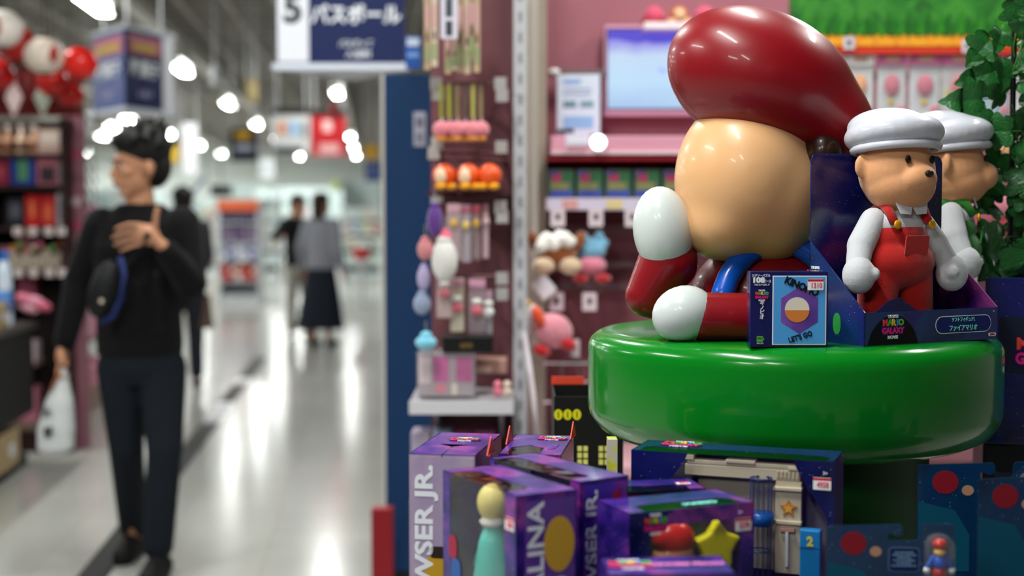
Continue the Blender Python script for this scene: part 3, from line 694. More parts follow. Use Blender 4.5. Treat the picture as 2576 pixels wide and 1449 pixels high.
# box G, behind F
n_ = pt(1560, 1236, 1.80); r_ = onz(1776, 1228, n_.z); a = math.atan2(r_.y - n_.y, r_.x - n_.x); w_ = (r_ - n_).length; h = n_.z - TZ; d_ = .07
bG = window_box('window_toy_box', 'purple-edged window toy box hidden behind the middle one, only its top showing', n_, a, w_, d_, h, fr=(.01, .02, .016, .012), backm=galaxy('print_bg2', [(.3, '#b0502a'), (.5, '#d8a840'), (.65, '#3a8a60'), (.8, '#4a4a90')], 30, stars=False))
price_tag(bG, (w_ - .02, d_ * .5, h + .0006), TOPF, '3278', .8)
# box H at the very bottom
n_ = pt(1530, 1446, 1.50); r_ = onz(1850, 1440, n_.z); a = math.atan2(r_.y - n_.y, r_.x - n_.x); w_ = (r_ - n_).length; h = n_.z - TZ; d_ = .075
bH = window_box('window_toy_box', 'purple toy box cut off by the bottom of the frame, below the middle box', n_, a, w_, d_, h, fr=(.02, .02, .016, .012), topwin=False)
logo(bH, (w_ * .22, d_ * .5, h + .0006), TOPF, .9)
text('PRINCESS PEACH', .014, plain('#e080c0', .35), bH, (w_ * .66, d_ * .5, h + .0006), TOPF, .05, width=.085)

# ------------------------------------------------------------ hooked blister cards at the right
def card(label, px0, px1, pytop, D, tilt=0.0, textbox=True):
    """px0..px1 outline in the picture at distance D; outline drawn at the first card's size"""
    s = S(D); Wd = (px1 - px0) * s; top = pt(px0, pytop, D).z; h = top - TZ
    base = F(lat(px0, D), D, TZ); t = thing('blister_card', label, 'toy card', base, YAW + tilt)
    k = Wd / 1030.0
    pl = [(0, 45), (22, 30), (597, 8), (617, 30), (617, 85), (582, 108), (545, 100), (522, 85), (497, 95), (502, 140), (732, 140), (757, 110), (762, 20), (782, 0), (1012, -5), (1032, 15), (1032, 60)]
    poly = [(p[0] * k, h - p[1] * k) for p in pl] + [(Wd, 0), (0, 0)]
    MB().plate(poly, 0, .0018).build('backing_card', TEAL, t)
    MB().plate([(p[0] * k, h - p[1] * k) for p in [(8, 330), (300, 400), (420, 600), (420, 900), (8, 900)]], -.0004, 0).build('planet_print', plain('#0e4f68', .35), t)
    disc = [(220 * k + 105 * k * math.cos(R(15 * q)), h - 170 * k + 95 * k * math.sin(R(15 * q))) for q in range(24)][::-1]
    MB().plate(disc, -.0006, -.0002).build('red_round_print', plain('#8a1826', .4), t)
    disc = [(400 * k + 48 * k * math.cos(R(15 * q)), h - 235 * k + 42 * k * math.sin(R(15 * q))) for q in range(24)][::-1]
    MB().plate(disc, -.0008, -.0004).build('tan_round_print', plain('#b88a70', .4), t)
    if textbox:
        bx = [(p[0] + 630 * k, p[1] + h - 300 * k) for p in rrect(250 * k, 205 * k, 34 * k)]
        MB().plate(bx, -.0004, 0).build('text_frame', plain('#6a86b0', .4), t)
        bx = [(p[0] + 630 * k, p[1] + h - 300 * k) for p in rrect(240 * k, 195 * k, 30 * k)]
        MB().plate(bx, -.0006, -.0002).build('text_panel', plain('#0a2350', .35), t)
        for q, (l, ww) in enumerate((('PULL BACK RACER', 150), ('VEHICULE A FRICTION', 195), ('RETROFRICTION', 110), ('AUTO DE CARRERAS', 180), ('CON RETROCESO', 120), ('RUCKZUG-RENNAUTO', 200))):
            text(l, 24 * k, plain('#8fb4d8', .4), t, (630 * k, -.0008, h - (240 + 22 * q) * k), LF, 0, width=ww * k)
    # blister: clear dome with a small jointed figure in it
    bx = [(p[0] + 900 * k, p[1] + h - 310 * k) for p in rrect(230 * k, 480 * k, 100 * k, 6)]
    MB().plate(bx, -.022, -.0003).build('blister', FILM2, t, bevel=.004)
    f = thing('toy_figure', 'little jointed toy with red ball top on the card ' + label.replace('blue hooked toy card ', ''), 'toy', t.matrix_basis @ Vector((900 * k, -.011, 0)), YAW + tilt)
    for nm, z, rx, rzz, col in (('ball_top', 150, 62, 48, '#b8241c'), ('neck_ring', 215, 50, 40, '#c8a050'), ('torso', 300, 58, 70, '#1c4cb0'), ('lower_body', 390, 62, 70, '#a01c1a')):
        MB().ell((0, 0, h - z * k), (rx * k, .009, rzz * k), 14).build(nm, plain(col, .25, coat=.3), f, smooth=True)
    for s_ in (-1, 1):
        MB().cap((s_ * 50 * k, 0, h - 260 * k), (s_ * 95 * k, 0, h - 340 * k), .0032, .0032, 8).build('arm', plain('#1c4cb0', .3), f, smooth=True)
        MB().ell((s_ * 100 * k, 0, h - 365 * k), (.0045,) * 3, 10).build('hand', plain('#d8d8dc', .4), f, smooth=True)
    return t
card('blue hooked toy card in front, beside the playset box', 2088, 2406, 1314, 1.74, R(-4))
card('blue hooked toy card behind, under the green plinth', 2318, 2640, 1160, 2.0, R(-3), True)
card('blue hooked toy card at the right edge', 2472, 2800, 1196, 1.84, R(3))
# ------------------------------------------------------------ black bin with coin print, left of the drum
DB = 2.74
x0, x1 = lat(1395, DB), lat(1570, DB); zt = pt(1395, 998, DB).z
bn = thing('cardboard_bin', 'black cardboard bin with yellow coins and lit windows printed on it, left behind the plinth', 'display bin', F(x0, DB, 0), YAW)
Wb = x1 - x0
BK = plain('#0d0c0c', .5)
m = MB(); m.box(0, Wb, 0, .003, 0, zt); m.box(0, .003, 0, .2, 0, zt); m.box(Wb - .003, Wb, 0, .2, 0, zt); m.box(0, Wb, .197, .2, 0, zt); m.box(0, Wb, 0, .2, .5, .503)
m.build('bin_body', BK, bn)
MB().box(0, Wb * .5, .198, .202, zt - .01, zt + .016).build('red_header', plain('#d8452e', .5), bn)
def bx_(px, py): p = pt(px, py, DB); return ((px - 1395) * S(DB), p.z)
for i in range(3):
    x, z = bx_(1400 + 23.5 * i, 1043)
    MB().plate([(p[0] * .8 + x + .004, p[1] + z) for p in [(.0105 * math.cos(R(30 * q)), .0105 * math.sin(R(30 * q))) for q in range(12)]][::-1], -.001, 0).build('coin_print', plain('#d8cc1a', .4), bn)
    MB().box(x + .003, x + .005, -.0016, -.001, z - .006, z + .006).build('coin_slot', BK, bn)
for i, cx in enumerate((1462, 1516)):
    for r_ in range(3):
        for c_ in range(2):
            x, z = bx_(cx + c_ * 15 - 8, 1122 + r_ * 17)
            MB().box(x, x + .0085, -.001, 0, z - .010, z).build('window_print', plain('#d8d070', .4), bn)
# narrow yellow and white pack peeping out beside it
sp = thing('slim_pack', 'slim yellow and white pack standing between the black bin and the plinth', 'toy pack', F(lat(1531, 2.06), 2.06, 0), YAW)
zz = pt(1531, 1106, 2.06).z
MB().box(0, .014, 0, .03, TZ, zz).build('pack', galaxy('yellow_pack', [(.3, '#d8d2e0'), (.5, '#e0d8c0'), (.6, '#e8e04a'), (.75, '#a8c83a')], 30, stars=False), sp)

# ------------------------------------------------------------ dark boxes, post and ivy at the right edge
def rbox(name, label, px0, py0, D, w_, d_, h, m_, rz=0):
    p = pt(px0, py0, D); z0 = p.z - h
    t = thing(name, label, 'toy box', (p.x, p.y, z0), YAW + rz)
    MB().box(0, w_, 0, d_, 0, h).build('carton', m_, t, bevel=.002)
    MB().box(-.0006, w_ + .0006, -.0006, d_ + .0006, .0, h + .0006).build('shrink_wrap', film('shrink', base=.03, rough=.08), t)
    return t, w_, h
plz = pt(2480, 698, 2.55).z
t1_, w1, h1 = rbox('tall_toy_box', 'dark shiny toy box at the right edge beside the open doll box', 2480, 698, 2.55, .30, .2, .30, NAVY, R(-14))
logo(t1_, (w1 * .33, -.0012, h1 * .55), LF, 1.7)
obj('panel_print', MB().plate([(p[0] + .05, p[1] + h1 * .6) for p in rrect(.05, .1, .008)], -.0012, -.0008).mesh('p', plain('#141c30', .4)), t1_)
m = MB(); m.box(0, .34, 0, .26, 0, plz - .30)
pd = thing('display_stand', 'dark display stand carrying the shiny toy boxes at the right edge', 'display stand', (t1_.location.x, t1_.location.y, 0), YAW - R(14))
MB().box(-.03, .36, -.02, .26, 0, .05).build('base', BK, pd)
MB().box(0, .33, 0, .24, .05, plz - .30).build('column', plain('#0c0d14', .4), pd, bevel=.003)
for i in range(2):
    z = plz - .30 - .05 - .30 * i
    MB().box(.02, .31, -.0012, 0, z - .2, z).build('print_panel', TEAL, pd)
rk = thing('black_post', 'thin black post rising from the dark toy boxes through the ivy', 'post', F(lat(2541, 2.62), 2.62, 0), YAW)
MB().cyl((0, 0, plz), (0, 0, 2.4), .0052, n=12).build('pole', plain('#0c0c0e', .35), rk, smooth=True, auto=1)
MB().box(-.02, .02, -.02, .02, plz - .0, plz + .004).build('foot', plain('#0c0c0e', .35), rk)

def leaf_mesh(seed):
    r = random.Random(seed)
    out = [(0, 0), (.12, -.10), (.34, -.12), (.50, .02), (.42, .16), (.60, .34), (.46, .48), (.30, .50), (.26, .72), (.12, .90), (0, 1.05)]
    out = [(x * (1 + r.uniform(-.1, .1)), y) for x, y in out]
    fine = []
    for i in range(len(out) - 1):
        (xa, ya), (xb, yb) = out[i], out[i + 1]
        fine.append((xa, ya)); mx_, my_ = (xa + xb) / 2, (ya + yb) / 2
        fine.append((mx_ * 1.07 + .005, my_ + .015))
    fine.append(out[-1]); n = len(fine); fold = r.uniform(.15, .55); curl = r.uniform(.1, .5); th = .012
    vs = []; fs = []
    def P(x, y, e=0): return (x, y, abs(x) * fold - curl * (y - .3) ** 2 - .3 * x * x + .03 * math.sin(9 * y + seed) + e)
    for s_ in (1, -1):
        for e in (0, -th):
            o_ = len(vs)
            for (x, y) in fine: vs += [P(0, min(max(y, 0), 1.05) * .99, e), P(s_ * x * .5, y, e), P(s_ * x, y, e)]
            for i in range(n - 1):
                for c in (0, 1):
                    q = (o_ + 3 * i + c, o_ + 3 * i + c + 1, o_ + 3 * i + 4 + c, o_ + 3 * i + 3 + c)
                    fs.append(q if (s_ > 0) == (e == 0) else q[::-1])
    m = MB(); m.add(vs, fs); m.cyl((0, 0, -.02), (0, -.35, -.06), .012, n=6)
    return m
def leaf_mat():
    m = mat('ivy_leaf', '#2a6a30', .3, coat=.2, var=.6, vs=3, col2='#123f18', bump=.5, bs=14)
    return m
LM = leaf_mat(); leaves = []
for q in range(5):
    mm = leaf_mesh(q); me = bpy.data.meshes.new('leaf'); me.from_pydata(mm.v, [], mm.f); me.polygons.foreach_set('use_smooth', [True] * len(me.polygons)); me.materials.append(LM); leaves.append(me)
ivy = thing('ivy_garland', 'hanging artificial ivy with glossy green leaves around the black post at the right edge', 'artificial plant', F(lat(2560, 2.6), 2.6, plz), YAW)
ivp = Vector(ivy.location)
rl = random.Random(3)
spots = [(2490, 100, 80), (2470, 250, 95), (2530, 235, 70), (2475, 330, 100), (2520, 390, 95), (2475, 440, 95), (2500, 510, 80), (2520, 600, 100), (2480, 640, 70), (2560, 60, 80), (2520, 150, 80),
         (2565, 130, 90), (2570, 200, 90), (2555, 290, 90), (2568, 360, 95), (2570, 440, 80), (2560, 520, 80), (2575, 590, 100), (2530, 660, 80), (2570, 670, 70), (2500, 180, 90), (2540, 330, 80), (2500, 290, 60), (2555, 480, 80), (2560, 5, 80), (2520, 80, 60), (2590, 90, 90), (2600, 230, 90), (2605, 350, 90), (2600, 480, 90), (2600, 620, 90), (2545, 560, 80), (2512, 470, 60), (2548, 620, 90)]
for q in range(14): spots.append((rl.uniform(2550, 2640), rl.uniform(-40, 690), rl.uniform(70, 105)))
for i, (px, py, sz) in enumerate(spots):
    D = 2.6 + rl.uniform(-.06, .08); p = pt(px, py, D); v = p - ivp
    l = obj('leaf', leaves[i % 5], ivy, (v.dot(RH), v.dot(FH), v.z))
    sd = -1 if px < 2545 else 1
    l.rotation_euler = (Matrix.Rotation(R(rl.uniform(-35, 35)), 3, 'Z') @ Matrix.Rotation(R(90 + rl.uniform(-35, 30)), 3, 'X') @ Matrix.Rotation(R(180 + (-sd) * -1 * rl.uniform(5, 95)), 3, 'Z')).to_euler()
    k = sz * S(D) * 1.05; l.scale = (k, k, k)
for i in range(3):
    pts_ = []
    for q in range(16):
        px = 2560 + 18 * math.sin(q * .9 + i * 2) + i * 8; py = -20 + q * 47; p = pt(px, py, 2.62 + .02 * math.cos(q + i)); v = p - ivp; pts_.append((v.dot(RH), v.dot(FH), v.z))
    MB().tube(pts_, .0018, 6).build('stem', plain('#4a7a2a', .5), ivy, smooth=True)
# ------------------------------------------------------------ people
def loft(m, pts, n=16, M=None):       # pts: (center, rx, ry) horizontal ellipses, bottom to top
    vs = []; fs = []
    for c, rx, ry in pts:
        for k in range(n): q = 2 * PI * k / n; vs.append((c[0] + rx * math.cos(q), c[1] + ry * math.sin(q), c[2]))
    for i in range(len(pts) - 1):
        for k in range(n): k2 = (k + 1) % n; fs.append((i * n + k, i * n + k2, (i + 1) * n + k2, (i + 1) * n + k))
    fs += [tuple(range(n - 1, -1, -1)), tuple(range((len(pts) - 1) * n, len(pts) * n))]
    return m.add(vs, fs, M)
def head_mesh(m, c, rz, s=1.0, tilt=0):
    M = Matrix.Translation(c) @ Matrix.Rotation(rz, 4, 'Z') @ Matrix.Rotation(tilt, 4, 'X') @ Matrix.Scale(s, 4)
    m.ell((0, .012, .022), (.074, .090, .088), 28, M=M)
    m.ell((0, -.022, -.040), (.056, .062, .070), 24, M=M)
    m.ell((0, -.052, -.092), (.027, .024, .022), 16, M=M)        # chin
    m.cap((0, -.080, .008), (0, -.099, -.030), .0085, .0125, 12, M=M)    # nose
    m.ell((0, -.078, .026), (.046, .018, .014), 16, M=M)         # brow
    for q in (-1, 1):
        m.ell((q * .042, -.060, -.018), (.022, .022, .020), 14, M=M)
        m.ell((q * .076, .012, -.008), (.010, .020, .030), 12, (0, 0, q * R(18)), M=M)
    m.ell((0, -.088, -.053), (.024, .011, .007), 14, M=M); m.ell((0, -.085, -.067), (.021, .011, .008), 14, M=M)
    return M
def face_parts(t, M, lip='#a0605a', brow='#120d0b'):
    for q in (-1, 1):
        ey = MB().ell((q * .030, -.0770, .003), (.012, .007, .0052), 14, M=M).build('eye', plain('#d8d4d0', .2), t, smooth=True)
        MB().ell((q * .030, -.0815, .003), (.0052, .0034, .0048), 12, M=M).build('iris', plain('#0e0a08', .1), ey, smooth=True)
        MB().cap((q * .016, -.0945, .022), (q * .050, -.0815, .027), .0035, .0022, 8, M=M).build('eyebrow', plain(brow, .8), t, smooth=True)
    MB().ell((0, -.0955, -.060), (.020, .0055, .0022), 12, M=M).build('mouth', plain(lip, .5), t, smooth=True)
def finger(m, base, dirs, lens, r):
    p = Vector(base)
    for i, (d, l) in enumerate(zip(dirs, lens)):
        q = p + Vector(d).normalized() * l; m.cap(p, q, r * (1 - .08 * i), r * (1 - .08 * (i + 1)), 8); p = q
def hair_mesh(c, rz, s, seed, long_=0, spike=.0):
    r = random.Random(seed); M = Matrix.Translation(c) @ Matrix.Rotation(rz, 4, 'Z') @ Matrix.Scale(s, 4)
    m = MB(); m.ell((0, .024, .056), (.088, .096, .082), 24, M=M); m.ell((0, -.045, .078), (.066, .045, .032), 18, M=M); m.ell((0, .062, .0), (.076, .055, .080), 20, M=M)
    m.ell((0, -.030, .088), (.070, .058, .036), 20, M=M)
    for k in range(70):
        a_ = r.uniform(0, 2 * PI); el = r.uniform(.15, 1.4)
        d = Vector((math.cos(a_) * math.cos(el), math.sin(a_) * math.cos(el) + .05, math.sin(el)))
        p = Vector((0, .02, .045)) + Vector((d.x * .078, d.y * .088, d.z * .078))
        if p.y < -.05 and p.z < .07: continue
        m.cap(p, p + d * r.uniform(.008, .02 + spike) + Vector((r.uniform(-.012, .012), r.uniform(-.014, .008), r.uniform(0, .01))), .015, .006, 8, M=M)
    if long_:
        loft(m, [((0, .055, -long_), .06, .03), ((0, .065, -.1), .075, .045), ((0, .05, .0), .08, .06), ((0, .04, .05), .08, .07)], M=M)
    return m

# the man with the white bag
MD = 5.55; MX = lat(352, MD)
man = None
def mm_(px, py, dy=0.0):
    p = pt(px, py, MD + dy) - F(MX, MD, 0); return Vector((p.dot(RH), p.dot(FH), p.z))
SKIN = mat('skin', '#b98466', .5, sss=.1)
m = MB()
HC = mm_(347, 418); HZ = R(-52)
HM = head_mesh(m, HC, HZ, 1.06, R(3))
m.cap(mm_(356, 560, .02), mm_(350, 470, .03), .062, .054, 18)
LS = mm_(250, 560, .03); LE = mm_(200, 708, .06); LW = mm_(163, 862, .0); RS = mm_(458, 565, .02); RE = mm_(482, 712, -.02); RW = mm_(412, 622, -.165)
loft(m, [(mm_(352, 960, .02), .12, .09), (mm_(352, 880, .02), .155, .10), (mm_(352, 800, .02), .145, .095), (mm_(352, 700, .02), .155, .10), (mm_(354, 620, .02), .175, .105), (mm_(354, 555, .03), .165, .085), (mm_(354, 535, .03), .08, .06)])
m.cap(LS, LE, .052, .040, 16); m.cap(LE, LW, .040, .026, 16); m.cap(RS, RE, .052, .042, 16); m.cap(RE, RW, .042, .027, 16)
LH, RH_ = mm_(305, 925, .02), mm_(408, 925, .02); LK, RK = mm_(318, 1130, .03), mm_(414, 1130, -.08); LA, RA = mm_(335, 1352, .28), mm_(398, 1405, -.10)
m.cap(LH, LK, .078, .052, 18); m.cap(LK, LA, .050, .032, 18); m.cap(RH_, RK, .078, .052, 18); m.cap(RK, RA, .050, .032, 18)
for A_ in (LA, RA): m.cap(A_, A_ + Vector((0, -.12, -.045)), .032, .026, 14)
# right hand hanging, curled round the bag handle
m.ell(LW + Vector((-.008, -.01, -.052)), (.024, .038, .048), 16)
for i in range(4):
    b = LW + Vector((-.012, -.040 + i * .021, -.088)); finger(m, b, [(-.25, 0, -1), (.5, 0, -1), (1, 0, .2)], [.030 - .003 * abs(i - 1), .022, .018], .0092)
finger(m, LW + Vector((.0, -.045, -.035)), [(.3, -.5, -.9), (.6, .3, -.8)], [.032, .026], .0105)
# left hand across the chest: palm toward the chest, fingers to the left under the strap, thumb up
PW = mm_(378, 590, -.18)
m.cap(RW, PW, .027, .030, 14, flat=.8); m.ell(PW + Vector((-.008, 0, .0)), (.046, .022, .040), 18, (0, R(20), 0))
for i in range(4):
    b = PW + Vector((-.036, -.002, .036 - i * .0235)); L_ = [.036, .040, .038, .030][i]
    finger(m, b, [(-1, -.15, .05 - .10 * i), (-1, .0, -.25 - .05 * i), (-1, .15, -.45)], [L_ * 1.1, L_ * .9, L_ * .7], .0086)
finger(m, PW + Vector((.020, -.006, .028)), [(.1, -.1, 1), (.25, 0, 1)], [.040, .030], .0115)
man = obj('person', m.mesh('person', SKIN, remesh=.0048, sm=3), None, F(MX, MD, 0), (0, 0, YAW))
tag(man, 'dark-haired man in black sweater walking toward us with a white carrier bag', 'person')
face_parts(man, HM)
hm = hair_mesh(HC + Vector((0, 0, .004)), HZ, 1.13, 4, 0, .028)
hm.build('hair', mat('black_hair', '#090706', .6, var=.3, vs=60, bump=.3, bs=300), man, remesh=.0055, sm=1)
SW = mat('black_sweater', '#0f0e11', .95, sheen=.04, var=.3, vs=20, bump=.3, bs=120, spec=.15)
m = MB()
loft(m, [(mm_(352, 893, .02), .168, .118), (mm_(352, 860, .02), .172, .122), (mm_(350, 790, .02), .168, .12), (mm_(350, 700, .02), .170, .124), (mm_(352, 620, .02), .186, .125), (mm_(354, 560, .03), .180, .105), (mm_(354, 532, .035), .125, .085), (mm_(354, 512, .035), .082, .074)])
m.cap(LS + Vector((.01, 0, -.01)), LE, .072, .062, 18); m.cap(LE, LW + (LE - LW) * .03, .060, .044, 18)
m.cap(RS, RE + Vector((-.006, 0, 0)), .074, .066, 18); m.cap(RE, RW + (RE - RW) * .12, .062, .046, 18)
for k in range(5): m.cap(mm_(280 + 30 * k, 840, -.085), mm_(300 + 24 * k, 740 - 12 * k, -.10), .012, .012, 8)
m.build('sweater', SW, man, remesh=.0075, sm=4)
m = MB()
loft(m, [(mm_(356, 965, .02), .120, .09), (mm_(356, 930, .02), .160, .112), (mm_(354, 880, .02), .162, .110), (mm_(354, 866, .02), .158, .108)])
m.cap(LH, LK, .096, .068, 20); m.cap(LK, LA + Vector((0, 0, .05)), .068, .058, 20); m.cap(RH_, RK, .096, .070, 20); m.cap(RK, RA + Vector((0, 0, .05)), .068, .060, 20)
m.build('trousers', mat('dark_trousers', '#0c131d', .9, var=.4, vs=14, bump=.3, bs=50), man, remesh=.0075, sm=4)
for A_ in (LA, RA):
    m = MB(); gz = -A_.z; f_ = Vector((0, 0, 0))
    m.cap(A_ + Vector((0, .035, -.035)), A_ + Vector((-.004, -.14, -.050)), .050, .044, 16); m.cap(A_ + Vector((0, .02, -.005)), A_ + Vector((0, .0, -.05)), .040, .048, 14)
    m.cap(A_ + Vector((0, -.03, -.005)), A_ + Vector((0, -.11, -.025)), .034, .036, 14)
    m.build('shoe', plain('#0a0a0b', .7), man, remesh=.006, sm=3, floor0=True)
MB().tube([mm_(392, 560, -.085), mm_(372, 590, -.215), mm_(345, 640, -.14), mm_(300, 690, -.13), mm_(262, 720, -.14)], .012, 8).build('strap', plain('#0a0a0b', .7), man, smooth=True)
sb = tag(MB().box(0, 0.001, 0, .001, 0, .001).build('x', None), None); bpy.data.objects.remove(sb)
m = MB(); p_ = mm_(262, 728, -.17); m.ell(p_, (.056, .045, .115), 20, (0, R(18), 0))
g = m.build('sling_bag', mat('bag_nylon', '#0b0b0e', .55, bump=.3, bs=40), None, remesh=.006, sm=3); g.location = F(MX, MD, 0); g.rotation_euler = (0, 0, YAW)
tag(g, 'black nylon sling bag with a navy edge across the walking man\'s chest', 'bag')
MB().tube([mm_(302, 648, -.20), mm_(312, 690, -.215), mm_(306, 750, -.215), mm_(285, 795, -.20), mm_(255, 812, -.18)], .011, 8).build('navy_edge', plain('#14245a', .6), g, smooth=True)
MB().ell(mm_(255, 758, -.222), (.009, .004, .009), 10).build('zip_pull', plain('#c8b8a8', .3), g, smooth=True)
# white plastic bag
m = MB(); bc = mm_(142, 1055, -.02)
loft(m, [(mm_(138, 1140, -.02), .045, .03), (mm_(140, 1128, -.02), .072, .05), (mm_(142, 1080, -.02), .075, .055), (mm_(150, 1010, -.02), .055, .045), (mm_(156, 965, -.02), .030, .028), (mm_(158, 925, -.02), .012, .014)])
for k in range(9):
    q = 2 * PI * k / 9; m.cap(mm_(140 + 44 * math.cos(q), 1120, -.02 + .04 * math.sin(q)), mm_(157 + 8 * math.cos(q), 945, -.02 + .01 * math.sin(q)), .010, .004, 6)
WB = mat('white_plastic', '#c2c4c6', .35, bump=.9, bs=26)
g = m.build('carrier_bag', WB, None, remesh=.005, sm=3); g.location = F(MX, MD, 0); g.rotation_euler = (0, 0, YAW)
tag(g, 'white plastic carrier bag with dark brush lettering in the walking man\'s hand', 'bag')
text('京', .045, plain('#3a3838', .6), g, mm_(118, 1040, -.085), (PI / 2, R(-8), R(-20)), .06); text('都', .045, plain('#3a3838', .6), g, mm_(122, 1090, -.088), (PI / 2, R(-8), R(-20)), .06)
MB().tube([mm_(158, 925, -.02), mm_(145, 945, -.05), mm_(125, 985, -.06)], .006, 6).build('brown_handle', plain('#8a4a20', .5), g, smooth=True)

def simple_person(label, D, px, feet, head, cols, rz, pose, hair=0, skirt=False, haircol='#17110e'):
    """standing figure; pose gives elbow and wrist offsets for both arms"""
    zt = 1.43 - 0 + 0; top = pt(px, head, D).z; H_ = top; k = H_ / 1.68
    o_ = F(lat(px, D), D, 0); m = MB()
    V = lambda x, y, z: Vector((x * k, y * k, z * k))
    Mh = head_mesh(m, V(0, -.02, 1.555), R(pose.get('turn', 0)), 1.0 * k)
    m.cap(V(0, 0, 1.36), V(0, -.005, 1.49), .05 * k, .045 * k, 14)
    loft(m, [(V(0, 0, .84), .12 * k, .09 * k), (V(0, 0, .95), .15 * k, .1 * k), (V(0, 0, 1.1), .12 * k, .085 * k), (V(0, 0, 1.28), .155 * k, .095 * k), (V(0, 0, 1.38), .13 * k, .07 * k), (V(0, 0, 1.42), .06 * k, .05 * k)])
    for s_, key in ((-1, 'l'), (1, 'r')):
        e_, w__ = pose[key]
        sh = V(s_ * .165, 0, 1.355); el = V(*e_); wr = V(*w__)
        m.cap(sh, el, .046 * k, .036 * k, 14); m.cap(el, wr, .036 * k, .024 * k, 14)
        d = (wr - el).normalized(); m.ell(wr + d * .045 * k, (.022 * k, .03 * k, .042 * k), 12)
        for i in range(4): finger(m, wr + d * .075 * k + Vector((0, (i - 1.5) * .018 * k, 0)), [d, d + Vector((0, -.2, 0))], [.035 * k, .03 * k], .0085 * k)
        finger(m, wr + d * .03 * k + Vector((0, -.03 * k, 0)), [d + Vector((0, -.8, 0)), d], [.03 * k, .025 * k], .01 * k)
        m.cap(V(s_ * .085, 0, .88), V(s_ * .09, -.01, .47), .075 * k, .05 * k, 16); m.cap(V(s_ * .09, -.01, .47), V(s_ * .095, .02, .09), .048 * k, .032 * k, 16)
        m.cap(V(s_ * .095, .02, .06), V(s_ * .11, -.12, .035), .034 * k, .028 * k, 12)
    p = obj('person', m.mesh('person', SKIN, remesh=.009, sm=2), None, o_, (0, 0, YAW + rz)); tag(p, label, 'person')
    face_parts(p, Mh)
    hair_mesh(V(0, -.018, 1.557), R(pose.get('turn', 0)), 1.04 * k, 9, hair).build('hair', plain(haircol, .6), p, remesh=.008, sm=2)
    m = MB(); loft(m, [(V(0, 0, .86), .175 * k, .13 * k), (V(0, 0, 1.0), .165 * k, .125 * k), (V(0, 0, 1.25), .175 * k, .12 * k), (V(0, 0, 1.38), .15 * k, .09 * k), (V(0, 0, 1.43), .07 * k, .062 * k)])
    for s_, key in ((-1, 'l'), (1, 'r')):
        e_, w__ = pose[key]; sh = V(s_ * .165, 0, 1.355); el = V(*e_); wr = V(*w__)
        m.cap(sh, el, .066 * k, .058 * k, 14); m.cap(el, wr + (el - wr) * .12, .056 * k, .044 * k, 14)
    m.build('top', mat('top_' + cols[0], cols[0], .9, var=.3, vs=18, sheen=.2), p, remesh=.011, sm=3)
    m = MB()
    if skirt: loft(m, [(V(.02, 0, .20), .28 * k, .22 * k), (V(.01, 0, .5), .235 * k, .18 * k), (V(0, 0, .8), .175 * k, .135 * k), (V(0, 0, .98), .150 * k, .11 * k)], 24)
    else:
        loft(m, [(V(0, 0, .8), .16 * k, .12 * k), (V(0, 0, .96), .155 * k, .115 * k)])
        for s_ in (-1, 1): m.cap(V(s_ * .085, 0, .86), V(s_ * .09, -.01, .47), .092 * k, .072 * k, 16); m.cap(V(s_ * .09, -.01, .47), V(s_ * .095, .02, .14), .070 * k, .062 * k, 16)
    m.build('skirt' if skirt else 'trousers', mat('lower_' + cols[1], cols[1], .9, var=.3, vs=12), p, remesh=.011, sm=3)
    for s_ in (-1, 1):
        MB().cap(V(s_ * .095, .03, .045), V(s_ * .11, -.14, .042), .043 * k, .036 * k, 14).build('shoe', plain(cols[2], .6), p, smooth=True)
    return p
hang = lambda s_: ((s_ * .21, .02, 1.08), (s_ * .24, -.04, .84))
simple_person('woman in grey top and long dark skirt standing far down the aisle', 14.9, 808, 875, 488, ('#8b8c96', '#171c28', '#15130f'), R(160), {'l': hang(-1), 'r': ((.24, .02, 1.10), (.25, -.05, .86)), 'turn': -20}, hair=.22, skirt=True, haircol='#2a1a10')
simple_person('person in black jacket and pale trousers with raised arm, beside the long-skirted woman', 15.7, 752, 860, 492, ('#121216', '#a8a49c', '#6a6048'), R(20), {'l': ((-.28, -.06, 1.2), (-.12, -.20, 1.45)), 'r': ((.30, -.1, 1.25), (.22, -.28, 1.42)), 'turn': 30})
simple_person('person with short dark hair mostly hidden behind the man with the white bag', 11.4, 462, 900, 474, ('#2c2c34', '#22242c', '#111111'), R(190), {'l': ((-.20, .02, 1.12), (-.13, -.03, .95)), 'r': hang(1), 'turn': 0})
pb = F(lat(502, 11.42), 11.42, 0); t = thing('paper_bag', 'brown paper shopping bag hanging low beside the hidden person behind the walking man', 'bag', pb + Vector((0, 0, pt(500, 826, 11.42).z)), YAW)
MB().add([(-.10, -.05, 0), (.10, -.05, 0), (.10, .05, 0), (-.10, .05, 0), (-.075, -.02, .27), (.075, -.02, .27), (.075, .02, .27), (-.075, .02, .27)], [(0, 3, 2, 1), (0, 1, 5, 4), (1, 2, 6, 5), (2, 3, 7, 6), (3, 0, 4, 7), (4, 5, 6, 7)]).build('bag_body', mat('brown_paper', '#5e4c42', .8, var=.4, bump=.4, bs=20), t)
for y in (-.02, .02): MB().tube([(-.05, y, .25), (-.035, y, .30), (.0, y * .3, .335), (.035, y, .30), (.05, y, .25)], .006, 6).build('handle', plain('#3a2c24', .7), t, smooth=True)
